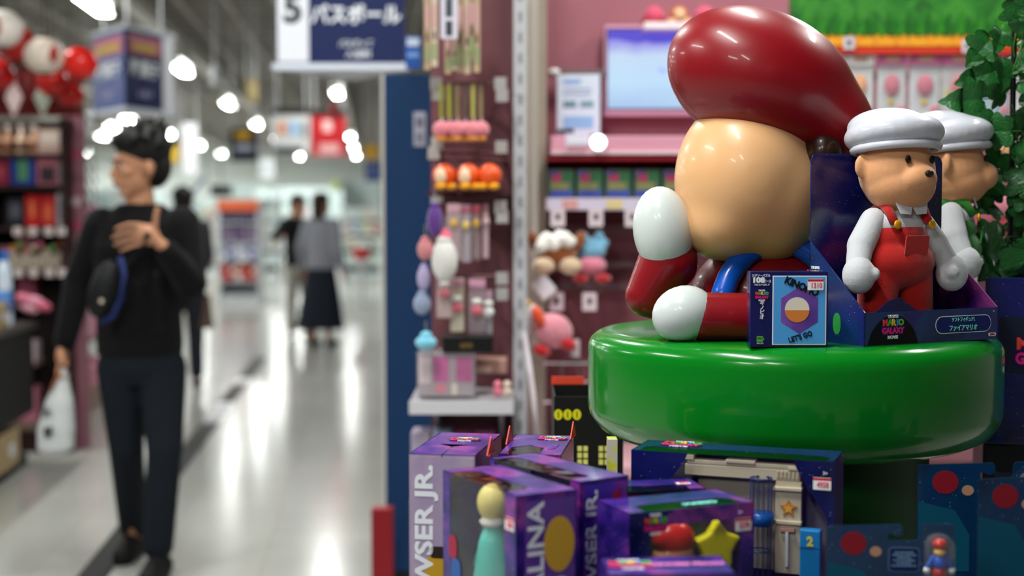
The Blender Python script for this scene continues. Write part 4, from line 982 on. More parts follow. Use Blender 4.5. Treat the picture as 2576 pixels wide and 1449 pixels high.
# ------------------------------------------------------------ hanging signs
SB = plain('#03154a', .6); SBD = plain('#08152f', .55); SWH = plain('#dcdce4', .4); STR = plain('#d0d4e0', .35)
def prism_sign(name, label, apexes, z0, z1, front, loc, rz):
    t = thing(name, label, 'hanging sign', loc, rz)
    MB().slab(apexes, z0, z1).build('panel_body', SB, t)
    def grow(k): c = (sum(p[0] for p in apexes) / 3, sum(p[1] for p in apexes) / 3); return [(c[0] + (p[0] - c[0]) * k, c[1] + (p[1] - c[1]) * k) for p in apexes]
    MB().slab(grow(1.06), z0 - .03, z0).build('bottom_rim', STR, t); MB().slab(grow(1.06), z1, z1 + .03).build('top_rim', STR, t)
    for p in apexes: MB().cyl((p[0] * .7, p[1] * .7 + .05, z1 + .02), (p[0] * .7, p[1] * .7 + .05, 4.3), .006, n=6).build('hanging_rod', plain('#c8c8cc', .3, metal=1), t)
    return t
D5 = 7.0; s5 = S(D5); wl, wr_ = lat(700, D5), lat(1021, D5); W5 = wr_ - wl; zb5 = pt(860, 160, D5).z
t5 = prism_sign('aisle_sign', 'dark blue three-sided hanging aisle sign numbered 5 beside a white strip', [(-W5 / 2, 0), (W5 / 2, 0), (0, W5 * .866)], zb5, zb5 + .62, None, F((wl + wr_) / 2, D5, 0), YAW)
MB().box(-W5 / 2 + .006, -W5 / 2 + .158, -.004, 0, zb5 + .008, zb5 + .61).build('number_strip', SWH, t5)
text('5', .19, plain('#15181c', .5), t5, (-W5 / 2 + .082, -.006, zb5 + (160 - 27) * s5), UP, .04)
text('バスボール', .10, LET, t5, (.075, -.005, zb5 + (160 - 42) * s5), UP, .03, width=.44)
text('バスグッズ', .036, LET, t5, (.075, -.005, zb5 + (160 - 112) * s5), UP, .02, width=.165)
text('入浴料', .036, LET, t5, (.085, -.005, zb5 + (160 - 138) * s5), UP, .02, width=.125)
DBX = 10.0; cxb = lat(322, DBX); zb_ = pt(322, 268, DBX).z; hb = 195 * S(DBX); Wb_ = .63
tb_ = prism_sign('aisle_sign', 'blue hanging three-sided sign seen corner-on at upper left beside the lanterns', [(0, 0), (.19, .62), (-.39, .55)], zb_, zb_ + hb, None, F(cxb, DBX, 0), YAW)
def on_edge(t, A, B, u, z): return Vector((A[0] + (B[0] - A[0]) * u, A[1] + (B[1] - A[1]) * u, z))
for (A, B, body_) in (((0, 0), (.19, .62), 1), ((-.39, .55), (0, 0), 0)):
    d_e = Vector((B[0] - A[0], B[1] - A[1], 0)); nrm = Vector((d_e.y, -d_e.x, 0)).normalized(); rot = rotdirs(d_e, (0, 0, 1)); L_ = d_e.length
    ofs = nrm * .004
    def lay(nm, u0, u1, v0, v1, mt, e=.003):
        m = MB(); m.box(-L_ * (u1 - u0) / 2, L_ * (u1 - u0) / 2, -e, 0, -hb * (v1 - v0) / 2, hb * (v1 - v0) / 2)
        obj(nm, m.mesh(nm, mt), tb_, on_edge(tb_, A, B, (u0 + u1) / 2, zb_ + hb * (v0 + v1) / 2) + nrm * .0005, (0, 0, math.atan2(d_e.y, d_e.x)))
    if body_: lay('side_strip', .76, .99, .0, 1, SWH)
    else: lay('lit_blue_side', .02, .98, .0, 1, plain('#14348a', .4))  # brighter blue paints the light onto the left face
    w1_ = .72 if body_ else .94
    lay('pink_print', .06, w1_, .70, .94, plain('#a8506a' if body_ else '#d07090', .5), .005); lay('yellow_print', .14, w1_ - .1, .74, .84, plain('#b8962a' if body_ else '#d8b020', .5), .007)  # right face takes darker copies, its shade put into the print colours
    um = w1_ / 2 + .02
    text('駄菓子', .12, LET, tb_, on_edge(tb_, A, B, um, zb_ + hb * .50) + nrm * .006, rot, .03, width=L_ * w1_ * .8)
    text('お菓子', .05, plain('#b0a8d0', .4), tb_, on_edge(tb_, A, B, um, zb_ + hb * .18) + nrm * .006, rot, .02, width=L_ * w1_ * .42)
def flat_sign(name, label, px0, px1, py0, py1, D, pieces, m_, hang_=True):
    t = thing(name, label, 'hanging sign', F(lat(px0, D), D, 0), YAW); W_ = (px1 - px0) * S(D); z1, z0 = pt(px0, py0, D).z, pt(px0, py1, D).z
    MB().box(0, W_, 0, .05, z0, z1).build('board', m_, t)
    for i, (nm, u0, u1, v0, v1, col) in enumerate(pieces):
        MB().box(W_ * u0, W_ * u1, -.01, 0, z0 + (z1 - z0) * v0, z0 + (z1 - z0) * v1).build(nm, plain(col, .5), t)
    if hang_:
        for u in (.1, .9): MB().cyl((W_ * u, .02, z1), (W_ * u, .02, 4.3), .012, n=6).build('hanging_rod', plain('#b8b8bc', .4), t)
    return t
flat_sign('hanging_sign', 'small dark blue hanging sign with yellow patch far above the aisle', 583, 650, 322, 405, 20, [('yellow_print', .2, .75, .66, .9, '#c89a20'), ('white_print', .2, .85, .3, .5, '#a8a8b8')], SBD)
flat_sign('hanging_sign', 'white hanging board with black bands and coloured squares, left of the red one', 690, 782, 272, 385, 19, [('black_band', 0, 1, .85, 1, '#151515'), ('black_band', .02, .8, .0, .14, '#202428'), ('orange_square', .12, .38, .4, .7, '#c88a70'), ('blue_square', .44, .66, .4, .7, '#7aa8d0'), ('grey_square', .76, .92, .35, .7, '#707a80')], plain('#c8c8c8', .5))
flat_sign('hanging_sign', 'red hanging board with a pale mark, right of the white one', 784, 872, 275, 392, 19, [('black_band', 0, 1, .86, 1, '#151515'), ('white_mark', .35, .6, .52, .76, '#e8b8b8'), ('white_mark', .25, .8, .06, .26, '#d8a0a0'), ('grey_band', 0, 1, .0, .05, '#c86068')], plain('#b01420', .45))
flat_sign('hanging_sign', 'yellow square hanging sign far away beside the blue pillar', 918, 954, 366, 400, 22, [('orange_print', .2, .8, .3, .7, '#c88a10')], plain('#d8a820', .5))
flat_sign('hanging_sign', 'yellow hanging sign far away just right of the dark-haired man', 414, 450, 360, 410, 22, [('pale_print', .2, .8, .3, .7, '#d8b840')], plain('#c8a020', .5))
flat_sign('hanging_sign', 'blue board under the yellow square near the blue pillar', 920, 960, 405, 455, 22.4, [('pale_print', .2, .8, .4, .7, '#7080b0')], plain('#1a3a80', .5))
flat_sign('hanging_sign', 'narrow cream banner hanging high above the aisle', 622, 648, 200, 255, 18, [('pale_print', .2, .8, .3, .7, '#d8c8a0')], plain('#c8b078', .5))
flat_sign('hanging_sign', 'pale upright banner hanging just right of the man\'s head', 462, 500, 310, 440, 22, [('pink_print', .2, .8, .3, .7, '#e8d8dc')], plain('#dcdce0', .5))
flat_sign('hanging_sign', 'white light column sign left of the red board, below the lamps', 655, 690, 400, 450, 26, [('pale_print', .2, .8, .3, .7, '#d0d8e0')], plain('#eef2f4', .5))
def hung_lantern(label, px, py, r_px, D, col, cat='lantern', mark=None, sq=.92):
    c = pt(px, py, D); r_ = r_px * S(D); t = thing('paper_lantern', label, cat, c, YAW)
    prof = []; n = 22
    for i in range(n + 1):
        q = -PI / 2 + PI * i / n; rr = max(math.cos(q) * r_, r_ * .32); prof.append((rr * (1 + (.012 if i % 2 else -.012)), math.sin(q) * r_ * sq))
    MB().lathe(prof, 28).build('shade', mat('paper_' + col, col, .35, coat=.3), t, smooth=True)
    MB().lathe([(r_ * .34, -r_ * sq - .006), (r_ * .34, -r_ * sq + .006)], 20).build('ring', plain('#16120e', .5), t); MB().lathe([(r_ * .34, r_ * sq - .006), (r_ * .34, r_ * sq + .006)], 20).build('ring', plain('#16120e', .5), t)
    MB().cyl((0, 0, r_ * sq), (0, 0, 4.3 - c.z), .003, n=6).build('cord', plain('#222222', .6), t)
    if mark:
        MB().ell((mark[1] * r_, -r_ * .88, 0), (r_ * .22, r_ * .16, r_ * .42), 14).build('red_mark', plain(mark[0], .5), t, smooth=True)
    return t
hung_lantern('white round lantern with a red mark, cut off by the left edge of the frame', 5, 72, 52, 7.4, '#e6dcd4', mark=('#b01818', .1))
hung_lantern('dark red round lantern just behind the leftmost white one', 42, 112, 50, 7.8, '#a81010')
hung_lantern('white round lantern in the middle of the garland at upper left', 112, 140, 50, 7.4, '#e0cfc0', mark=('#a01818', .75))
hung_lantern('bright red round lantern at the right end of the garland', 200, 160, 45, 7.5, '#e01c14')
hung_lantern('red round lantern low in the garland beneath the white one', 130, 205, 40, 7.8, '#c81410')
hung_lantern('small red lantern hanging under the right end of the garland', 178, 238, 34, 7.9, '#b81408')
hung_lantern('red lantern peeping in at the left edge below the white one', -8, 190, 45, 7.9, '#b01010')
# red cloth valance
t = thing('cloth_valance', 'dark red cloth valance hung below the lanterns above the left shelves', 'cloth', F(lat(-80, 8.15), 8.15, 0), YAW)
m = MB(); z1, z0 = pt(0, 175, 8.15).z, pt(0, 292, 8.15).z; vs = []; fs = []; n = 60; Wv = 292 * S(8.15)
for i in range(n + 1):
    x = Wv * i / n; y = .035 * math.sin(i * 1.3)
    vs += [(x, y, z0), (x, y * .3, z1), (x, y + .008, z0), (x, y * .3 + .008, z1)]
for i in range(n): a_ = 4 * i; fs += [(a_, a_ + 4, a_ + 5, a_ + 1), (a_ + 2, a_ + 3, a_ + 7, a_ + 6), (a_, a_ + 2, a_ + 6, a_ + 4)]
m.add(vs, fs); m.build('cloth', mat('red_cloth', '#7a0c0e', .8, sheen=.3), t, smooth=True)
MB().box(-.02, Wv + .02, -.01, .02, z1, z1 + .03).build('rail', plain('#3a1414', .5), t)
for i, (px, col) in enumerate(((20, '#c8b0b0'), (92, '#a8b0a0'))):
    p = F(lat(px, 8.1), 8.1, 0) - Vector(t.location)
    MB().plate([(0, 0), (.05, .11), (.1, 0), (.05, -.11)], -.003, 0).build('diamond_patch', plain(col, .6), t, loc=(p.dot(RH), -.05, pt(px, 245, 8.1).z))

# ------------------------------------------------------------ shelving helper (far and near)
def shelf_unit(label, px0, px1, py_top, D, depth, levels_py, col='#c8ccd0', back='#b8bcc0', base=True, cat='shelving unit', name='shelving_unit'):
    W_ = (px1 - px0) * S(D); zt = pt(px0, py_top, D).z
    t = thing(name, label, cat, F(lat(px0, D), D, 0), YAW); mt = plain(col, .45)
    MB().box(0, W_, depth - .02, depth, 0, zt).build('back_panel', plain(back, .6), t)
    for x in (0, W_ - .03): MB().box(x, x + .03, 0, depth, 0, zt).build('upright', mt, t)
    zs = []
    for py in levels_py:
        z = pt(px0, py, D).z; zs.append(z); MB().box(.03, W_ - .03, 0, depth - .02, z - .02, z).build('shelf', mt, t)
    if base: MB().box(.03, W_ - .03, .02, depth - .02, 0, .12).build('plinth', mt, t)
    return t, W_, zs
def goods(name, label, cat, group, D, px0, px1, z, hpx, wpx, cols, rz=0, dd=.12, jitter=.15, seed=1, gap=2):
    """a row of packs standing on a shelf: one mesh per look, one object per pack"""
    r = random.Random(seed); x = px0; i = 0
    while x + wpx <= px1 + 1:
        hh = hpx * (1 - jitter * r.random()) * S(D); ww = wpx * S(D) * .94; col = cols[i % len(cols)]
        t = obj(name, MB().box(0, ww, 0, dd, 0, hh).mesh('pack', plain(col, .45), bevel=min(.004, ww * .05)), None, F(lat(x, D), D + .03, z), (0, 0, YAW))
        MB().box(ww * .12, ww * .88, -.002, 0, hh * .45, hh * .8).build('front_print', plain(cols[(i + 1) % len(cols)], .5), t)
        tag(t, label, cat, group); x += wpx + gap; i += 1

# left end shelves
u, W_, zs = shelf_unit('dark wooden shelf stand of boxed goods under the red cloth at left', -60, 168, 296, 8.35, .35, [388, 468, 572, 676], '#2a1614', '#1a0e0e')
for i, (x, col) in enumerate(((-20, '#c89a78'), (12, '#b08468'), (46, '#d0b49a'), (78, '#c09478'))):
    p = F(lat(x, 8.35), 8.45, zs[0]); t = thing('swing_top_bottle', 'brown and cream bottle on the top shelf at left, %s from the left' % ordn[i].replace('nearest', 'first'), 'bottle', p, YAW)
    MB().lathe([(.034, 0), (.036, .02), (.036, .09), (.016, .125), (.014, .15)], 18).build('glass_body', plain(col, .3), t, smooth=True)
    MB().lathe([(.0365, .03), (.0365, .075)], 18).build('label_band', plain('#5a3018', .5), t, smooth=True); MB().cyl((0, 0, .15), (0, 0, .175), .018).build('cap', plain('#e0d0c8', .5), t)
def pack(name, label, cat, px0, px1, py0, py1, D, col, prints=(), dd=.12, m_=None, group=None, rz=0):
    z = pt(px0, py1, D).z; z1 = pt(px0, py0, D).z; W_ = (px1 - px0) * S(D)
    t = thing(name, label, cat, F(lat(px0, D), D, z), YAW + rz, group)
    MB().box(0, W_, 0, dd, 0, z1 - z).build('carton', m_ or plain(col, .45), t, bevel=min(.003, W_ * .03))
    H_ = z1 - z
    for i, (nm, a0, a1, b0, b1, c) in enumerate(prints): MB().box(W_ * a0, W_ * a1, -.0015, 0, H_ * b0, H_ * b1).build(nm, plain(c, .5), t)
    return t
pack('gift_box', 'pink and cream box at the right end of the top left shelf', 'box', 100, 160, 326, 386, 8.4, '#c8a498', [('cream_print', .1, .9, .4, .9, '#e0d0c4')])
pack('gift_box', 'magenta box on the second left shelf at the left edge', 'box', -20, 26, 396, 466, 8.4, '#8a2040', [('red_print', .2, .8, .3, .7, '#b04050')])
pack('gift_box', 'blue box with green figure print on the second left shelf', 'box', 30, 92, 392, 466, 8.4, '#24409a', [('green_print', .3, .7, .15, .85, '#5a9a6a')])
pack('gift_box', 'pink box with dark window on the second left shelf', 'box', 96, 150, 388, 466, 8.4, '#c07080', [('dark_window', .15, .85, .1, .6, '#3a3038')])
pack('gift_box', 'narrow white box at the right end of the second left shelf', 'box', 152, 165, 405, 466, 8.4, '#c8ccd4', [('grey_print', .2, .8, .3, .7, '#9098a8')])
pack('picture_book', 'black box with grey print on the third left shelf', 'box', 18, 62, 498, 570, 8.4, '#1c1c22', [('grey_print', .2, .8, .3, .8, '#50505c')])
pack('picture_book', 'bright red book on the third left shelf, left of its twin', 'book', 66, 100, 492, 570, 8.4, '#b81c1c', [('orange_print', .3, .7, .3, .8, '#d06a40')])
pack('picture_book', 'bright red book on the third left shelf, right of its twin', 'book', 104, 140, 492, 570, 8.4, '#b02020', [('orange_print', .2, .8, .2, .7, '#c85a3a')])
pack('picture_book', 'thin white book leaning at the right end of the third left shelf', 'book', 145, 156, 486, 570, 8.4, '#b8b8c0', [('grey_print', .2, .8, .2, .8, '#9090a0')])
r8 = random.Random(8)
for i in range(9):
    x = 8 + i * 17; col = ['#c85a4a', '#d8883a', '#7aa05a', '#c03038', '#d8c8b0', '#e07a90', '#c8a040', '#68a068', '#b84a30'][i]
    p = F(lat(x, 8.4), 8.45, zs[3]); t = thing('candy_jar', 'small sweet jar with %s lid on the fourth left shelf' % ['coral', 'orange', 'green', 'red', 'cream', 'pink', 'mustard', 'leaf green', 'brick red'][i], 'jar', p, YAW)
    MB().lathe([(.022, 0), (.024, .01), (.024, .07 + r8.uniform(0, .04))], 14).build('jar_body', plain('#b8a898', .3), t, smooth=True, auto=.6)
    MB().ell((0, 0, .10 + .02 * (i % 3)), (.023, .023, .02), 12).build('lid', plain(col, .5), t, smooth=True)
for i, x in enumerate((30, 68, 108, 140)):
    for z, r in ((zs[2], 0), (zs[3], 1)):
        p = F(lat(x, 8.3), 8.33, z - .045); t = obj('price_card', MB().box(0, .05, 0, .002, 0, .045).mesh('c', plain('#c8b8b4', .5)), None, p, (0, 0, YAW)); tag(t, 'white price card clipped to the left shelf edges', 'price tag', 'price cards on the left shelves')
# upright post and glittering strips beside the shelves
t = thing('shelf_post', 'pinkish metal shelf post right of the left shelves', 'post', F(lat(168, 8.5), 8.5, 0), YAW)
MB().box(0, .10, 0, .08, 0, pt(168, 288, 8.5).z).build('post', plain('#8a5a66', .45), t)
for i in range(7):
    z = .9 + i * .14; MB().box(.02, .085, -.004, 0, z, z + .05).build('tag_print', plain(['#a83a58', '#c8b0b8', '#6a4a58'][i % 3], .5), t)
for k, px in enumerate((212, 226, 240)):
    t = thing('glitter_strand', 'silvery hanging strand left of the man, %s of three' % ['leftmost', 'middle', 'rightmost'][k], 'decoration', F(lat(px, 9.2), 9.2, 0), YAW)
    for i in range(34):
        z = pt(px, 285, 9.2).z - i * .024; s_ = .010 + .004 * math.sin(i * 2.1 + k)
        MB().ell((.008 * math.sin(i * 1.7 + k), 0, z), (s_, s_ * .5, s_ * 1.2), 8).build('bead', plain('#c8ccd0', .15, metal=.9), t)
    MB().cyl((0, 0, pt(px, 285, 9.2).z - .8), (0, 0, 4.3), .002, n=5).build('cord', plain('#888888', .4), t)
# counter along the aisle
XC = -1.92; zc = .805
t = thing('black_counter', 'black-sided display counter along the aisle at the left edge', 'counter', (XC, 5.9, 0))
MB().box(-.9, 0, 0, 2.35, .30, zc - .03).build('body', plain('#060607', .6), t); MB().box(-.92, .02, -.02, 2.37, zc - .03, zc).build('top', plain('#3a3634', .4), t)
MB().box(-.88, -.04, 0, 2.33, 0, .06).build('plinth', plain('#0a0a0a', .6), t)
cb = mat('cardboard', '#a08a68', .8, var=.25)
CBX = thing('cardboard_box', 'x', 'box', (0, 0, 0))
m = MB(); m.box(-.3, 0, 0, .36, 0, .19); m.build('carton', cb, CBX, bevel=.004)
MB().box(-.001, .001, .13, .25, .06, .13).build('white_label', plain('#c8c8cc', .5), CBX)
for i, y in enumerate((6.35, 6.75, 7.15, 7.55)):
    k = CBX if i == 0 else dup(CBX, (0, 0, 0)); k.location = (XC + .0, y, .065); k['label'] = 'open cardboard box under the black counter, %s from the frame edge' % ordn[3 - i].replace('nearest', 'closest')
for i, y in enumerate((6.9, 7.25, 7.58)):
    k = dup(CBX, (XC - .02, y, zc), 0, 'low cardboard tray on top of the black counter, %s one' % ['leftmost', 'middle', 'right'][i], scale=.72)
for i, (px, py, col) in enumerate(((62, 752, '#c86a80'), (88, 758, '#d88aa0'), (106, 770, '#c05a70'), (75, 775, '#e0a0b0'))):
    p = pt(px, py, 8.0); t = obj('soft_pack', MB().ell((0, 0, 0), (.055, .04, .03), 14, (0, R(15), 0)).mesh('p', plain(col, .6), smooth=True), None, p, (0, 0, YAW)); tag(t, ['deep pink soft pack at the left of the pile on the counter', 'bright pink soft pack on top of the counter pile', 'darkest pink soft pack at the right of the counter pile', 'palest pink soft pack low in the counter pile'][i], 'soft pack', 'pink packs on the counter end')
t = thing('spray_bottle', 'tall white bottle with blue cap standing at the left edge', 'bottle', F(lat(10, 7.6), 7.6, zc), YAW)
MB().lathe([(.034, 0), (.038, .02), (.038, .30), (.02, .36)], 18).build('bottle_body', plain('#c8d4e4', .35), t, smooth=True); MB().cyl((0, 0, .36), (0, 0, .41), .024).build('cap', plain('#2a6ac0', .4), t)
MB().lathe([(.0385, .08), (.0385, .2)], 18).build('label_band', plain('#4a78b8', .5), t, smooth=True)
# second run of shelving beyond
t = thing('shelving_unit', 'low run of pink goods shelving behind the man\'s carrier bag', 'shelving unit', (-2.0, 8.7, 0))
MB().box(-.5, .0, 0, 2.3, .0, .16).build('plinth', plain('#8a7468', .6), t); MB().box(-.5, -.45, 0, 2.3, .16, 1.5).build('back_panel', plain('#5a3038', .6), t)
for z in (.5, .85, 1.2): MB().box(-.45, .0, 0, 2.3, z, z + .02).build('shelf', plain('#7a5a5c', .5), t)
r9 = random.Random(9)
for zi, z in enumerate((.16, .52, .87, 1.22)):
    for i in range(12):
        col = r9.choice(['#c85a80', '#e0a0b8', '#b8b8c0', '#c87a90', '#d8c0c8', '#8a4a78', '#a85068']); hh = r9.uniform(.12, .26)
        t = obj('soft_pack', MB().box(-.12, -.02, 0, .15, 0, hh).mesh('p', plain(col, .5), bevel=.006), None, (-2.0, 8.75 + i * .185, z)); tag(t, 'pink or white pack on the low shelving behind the carrier bag', 'package', 'packs behind the carrier bag')

# far shelving in the pale distance
u, W_, z_ = shelf_unit('narrow far shelf end with orange header, beyond the man\'s shoulder', 548, 652, 502, 22, .5, [560, 610, 655, 705], '#c8ccd0')
MB().box(0, W_, -.02, 0, pt(548, 530, 22).z, pt(548, 503, 22).z).build('orange_header', plain('#d0603a', .5), u)
for i, (z, cols) in enumerate(zip(z_, (['#58506a', '#484058'], ['#6a5878', '#8a7a90', '#58486a'], ['#d8d8e0', '#5a6a9a', '#c8c8d8'], ['#c02a20', '#b01c18', '#d8d0c8']))):
    goods('pack', 'blurred purple or white pack on the far orange-headed shelf', 'package', 'packs on the orange-headed shelf', 22, 553, 648, z, 42, 17, cols, seed=i)
far = [(405, 470, 520, 26, 0), (660, 700, 500, 30, 1), (862, 960, 452, 30, 2), (470, 545, 500, 32, 3), (700, 860, 470, 42, 4), (250, 330, 470, 24, 5), (330, 420, 480, 36, 6), (540, 640, 462, 44, 7), (210, 290, 480, 18, 8), (610, 700, 470, 52, 9)]
PAL = ['#dfe8e6', '#d0dcdc', '#c8d8d0', '#e8e8ec', '#b8ccd4', '#d8e0c8', '#e0c8c0', '#c8d4e4', '#a8b8b4', '#e8dcc0']
for (x0, x1, yt, D, i) in far:
    zt = pt(x0, yt, D).z; lv = [pt(x0, 0, D)] and [530 + 1.43 * FPX / D * f_ for f_ in (.12, .34, .56, .8)]
    u, W_, z_ = shelf_unit('far pale shelving %s' % ['just behind the man\'s shoulder', 'right of the orange-headed shelf', 'beside the blue pillar', 'left of the orange-headed shelf', 'behind the long-skirted woman', 'left behind the man\'s head', 'directly behind the man\'s face', 'rising over the orange-headed shelf', 'behind the glitter strands', 'in the farthest distance'][i], x0, x1, yt, D, .6, lv, '#d4dcdc', '#c4d2d0')
    for j, z in enumerate(z_):
        n_ = 6; wp = (x1 - x0 - 6) / n_
        goods('pack', 'blurred pale pack on the ' + u['label'], 'package', 'packs on the ' + u['label'], D, x0 + 3, x1 - 3, z, .26 * FPX / D, wp - 1, [PAL[(j * 3 + q + i) % 10] for q in range(5)] if (i + j) % 3 else ['#c87a60', '#e0e8ea', '#78a0c8', '#e8e0b0', '#d8e4e0'], seed=i * 7 + j, gap=1)
# long white freezers / low counters down the right of the far aisle
for i, (y, x) in enumerate(((24, .05), (30, .05))):
    t = thing('low_counter', 'low white counter far down the aisle by the blue pillar, %s one' % ['nearer', 'farther'][i], 'counter', (x + .1, y, 0))
    MB().box(0, .9, 0, 4, 0, .85).build('body', plain('#e0e6e4', .3), t, bevel=.02); MB().box(-.02, .92, -.02, 4.02, .85, .9).build('top', plain('#f0f4f4', .2), t)
t = thing('red_basket', 'small red basket far down the aisle right of the woman', 'basket', F(lat(910, 20), 20, .95), YAW); MB().lathe([(.10, 0), (.15, .16)], 16).build('basket_body', plain('#c82a28', .5), t, loc=(0, 0, -.2)); MB().tube([(-.14, 0, 0), (0, 0, .12), (.14, 0, 0)], .01, 6).build('handle', plain('#a01c1c', .5), t)
MB().cyl((0, 0, -.95), (0, 0, -.2), .03, n=8).build('stand', plain('#c8c8c8', .4), t)
t = thing('monitor', 'dark hanging monitor box far off, right of the man\'s shoulder', 'monitor', F(lat(530, 24), 24, pt(530, 492, 24).z), YAW)
MB().box(0, .36, 0, .08, 0, .17).build('housing', plain('#15181a', .4), t); MB().cyl((.18, .04, .17), (.18, .04, 4.3 - pt(530, 492, 24).z), .015, n=8).build('rod', plain('#888888', .4), t)
t = thing('banner', 'slanted blue banner far off behind the man\'s shoulder', 'banner', F(lat(478, 23), 23, pt(478, 485, 23).z), YAW)
MB().plate([(0, 0), (.07, 0), (.30, .25), (.23, .25)][::-1], 0, .01).build('cloth', plain('#2a58a8', .5), t); MB().cyl((.26, .005, .24), (.26, .005, 4.3 - pt(478, 485, 23).z), .006, n=6).build('cord', plain('#888888', .4), t)
t = thing('balloon', 'pale yellow-green round balloon far off left of the blue pillar', 'balloon', pt(846, 466, 22), YAW); MB().ell((0, 0, 0), (.09, .09, .09), 16).build('skin', plain('#c8d888', .4), t, smooth=True); MB().cyl((0, 0, -.08), (0, 0, -pt(846, 466, 22).z), .004, n=5).build('string', plain('#cccccc', .5), t)
for k, (px, py, D, col, l) in enumerate(((540, 190, 15, '#d0d0d4', 'white'), (840, 282, 17, '#d84a50', 'red'))):
    t = thing('hanging_speaker', '%s drum-shaped fitting hanging on a rod high above the aisle' % l, 'ceiling fitting', pt(px, py, D), YAW)
    MB().lathe([(.03, -.12), (.045, -.10), (.045, .08), (.02, .12)], 16).build('body', plain(col, .4), t, smooth=True); MB().cyl((0, 0, .12), (0, 0, 4.3 - pt(px, py, D).z), .01, n=6).build('rod', plain('#c8c8c8', .4), t)

# ------------------------------------------------------------ blue gondola end
DBL = 5.2; t = thing('blue_pillar', 'dark blue end panel with white edge strip between aisle and toy shelves', 'end panel', F(lat(968, DBL), DBL, 0), YAW)
zt = pt(1010, 186, DBL).z; BLP = mat('blue_laminate', '#01305c', .6, var=.2, vs=3)
MB().box(0, .17, 0, .9, .10, zt).build('panel', BLP, t); MB().box(-.012, 0, 0, .9, .10, zt).build('edge_strip', plain('#c0beb8', .4), t)
MB().box(-.0, .17, .01, .9, 0, .10).build('plinth', plain('#101828', .5), t)
t = thing('bumper', 'dark red bumper panel at the foot of the blue end panel', 'bumper', F(lat(930, 4.95), 4.95, 0), YAW)
MB().box(0, .075, 0, .06, .0, pt(950, 1280, 4.95).z).build('panel', plain('#8a1420', .4), t, bevel=.004); MB().box(.002, .073, -.003, 0, .02, .05).build('foot_strip', plain('#3a0c10', .5), t)
t = pack('hanging_tag', 'blue and white header card beside the aisle sign', 'sign', 1022, 1060, 92, 172, 5.188, '#1a52a8', [('white_print', .1, .9, .7, .95, '#c8d4e4'), ('pale_print', .1, .9, .35, .5, '#7aa0d8')], .01)
t = pack('hanging_tag', 'white price board hanging beside the pink keyrings on the blue panel', 'sign', 1042, 1072, 282, 368, 5.188, '#b0aec0', [('dark_print', .2, .8, .55, .85, '#6a6878'), ('dark_print', .2, .8, .1, .4, '#787688')], .01)

# ------------------------------------------------------------ end shelf of small toys
DE = 4.25; px0, px1 = 1085, 1300
EW = (px1 - px0) * S(DE)
e = thing('toy_shelf_stand', 'brown-pink end shelf stand hung with small toys, left of the white post', 'shelving unit', F(lat(px0, DE), DE, 0), YAW)
BP = plain('#6f4248', .6, var=.2)
MB().box(0, EW, 0, .03, 0, 2.25).build('back_panel', BP, e)
MB().box(EW - .01, EW + .030, -.06, .06, 0, 2.4).build('post', plain('#b8b6bc', .4), e)
for i in range(30): MB().box(EW + .004, EW + .016, -.0605, -.06, .3 + i * .06, .33 + i * .06).build('slot', plain('#8a888e', .5), e)
zsh = pt(1150, 1008, 3.95).z
MB().box(-.045, EW - .01, -.32, 0, zsh - .03, zsh).build('bottom_shelf', plain('#a8a2a8', .4), e, bevel=.003)
MB().box(-.045, EW - .01, -.325, -.32, zsh - .035, zsh + .002).build('shelf_lip', plain('#c8c4ca', .35), e)
for x in (.02, EW - .05): MB().plate([(0, 0), (.0, -.12), (.02, -.12), (.25, -.02), (.25, 0)], 0, .01).build('bracket', plain('#8a888e', .4), e, loc=(x, -.0, zsh - .03)).rotation_euler = (0, 0, -PI / 2)
zo = pt(1150, 480, 4.05).z
MB().box(.0, EW - .02, -.2, 0, zo - .012, zo).build('small_shelf', plain('#4a2a30', .4), e)
for i, py in enumerate((206, 212, 365, 385, 402, 495, 695)):
    z = pt(1150, py, 4.05).z; MB().cyl((.02, -.18 - .01 * (i % 2), z), (EW - .03, -.18 - .01 * (i % 2), z), .004, n=8).build('hook_bar', plain('#5a3c40', .35, metal=.5), e)
    for x in (.03, EW - .04): MB().cyl((x, 0, z), (x, -.19, z), .004, n=6).build('hook_arm', plain('#5a3c40', .35, metal=.5), e)
struct(MB().box(0, .075, 0, .3, 0, 2.6).build('trim_3', plain('#a89a8c', .6, var=.2), loc=F(lat(1316, 4.6), 4.6, 0))).rotation_euler = (0, 0, YAW)
struct(MB().box(0, .024, 0, .02, 1.0, 2.6).build('trim_4', plain('#c8beb4', .5), loc=F(lat(1335, 4.5), 4.5, 0))).rotation_euler = (0, 0, YAW)
# hung strap packs
for i, (x, y1, y0) in enumerate(((1076, 176, -30), (1094, 168, -30), (1158, 182, -30), (1176, 186, -20), (1200, 182, -30), (1128, 186, 60), (1144, 176, 80), (1188, 150, -30))):
    t = pack('strap_pack', 'narrow beige strap pack hanging high on the toy stand, %s from the left' % ['first', 'second', 'fifth', 'sixth', 'eighth', 'third', 'fourth', 'seventh'][i], 'strap pack', x - 8, x + 8, y0, y1, 3.95, ['#b09478', '#c8b8a0', '#9a8468', '#c0a890', '#b89c80'][i % 5], [('green_print', .2, .8, .1, .3, '#8a9a6a'), ('pink_print', .2, .8, .5, .8, '#c89a98'), ('dark_print', .3, .7, .35, .45, '#6a5048')], .01)
pack('hanging_tag', 'white tag with dark square marks hanging before the strap packs', 'sign', 1110, 1152, -10, 98, 3.85, '#d8d0e0', [('dark_print', .3, .7, .08, .42, '#3a4048'), ('dark_print', .3, .7, .52, .95, '#484e58')], .004)
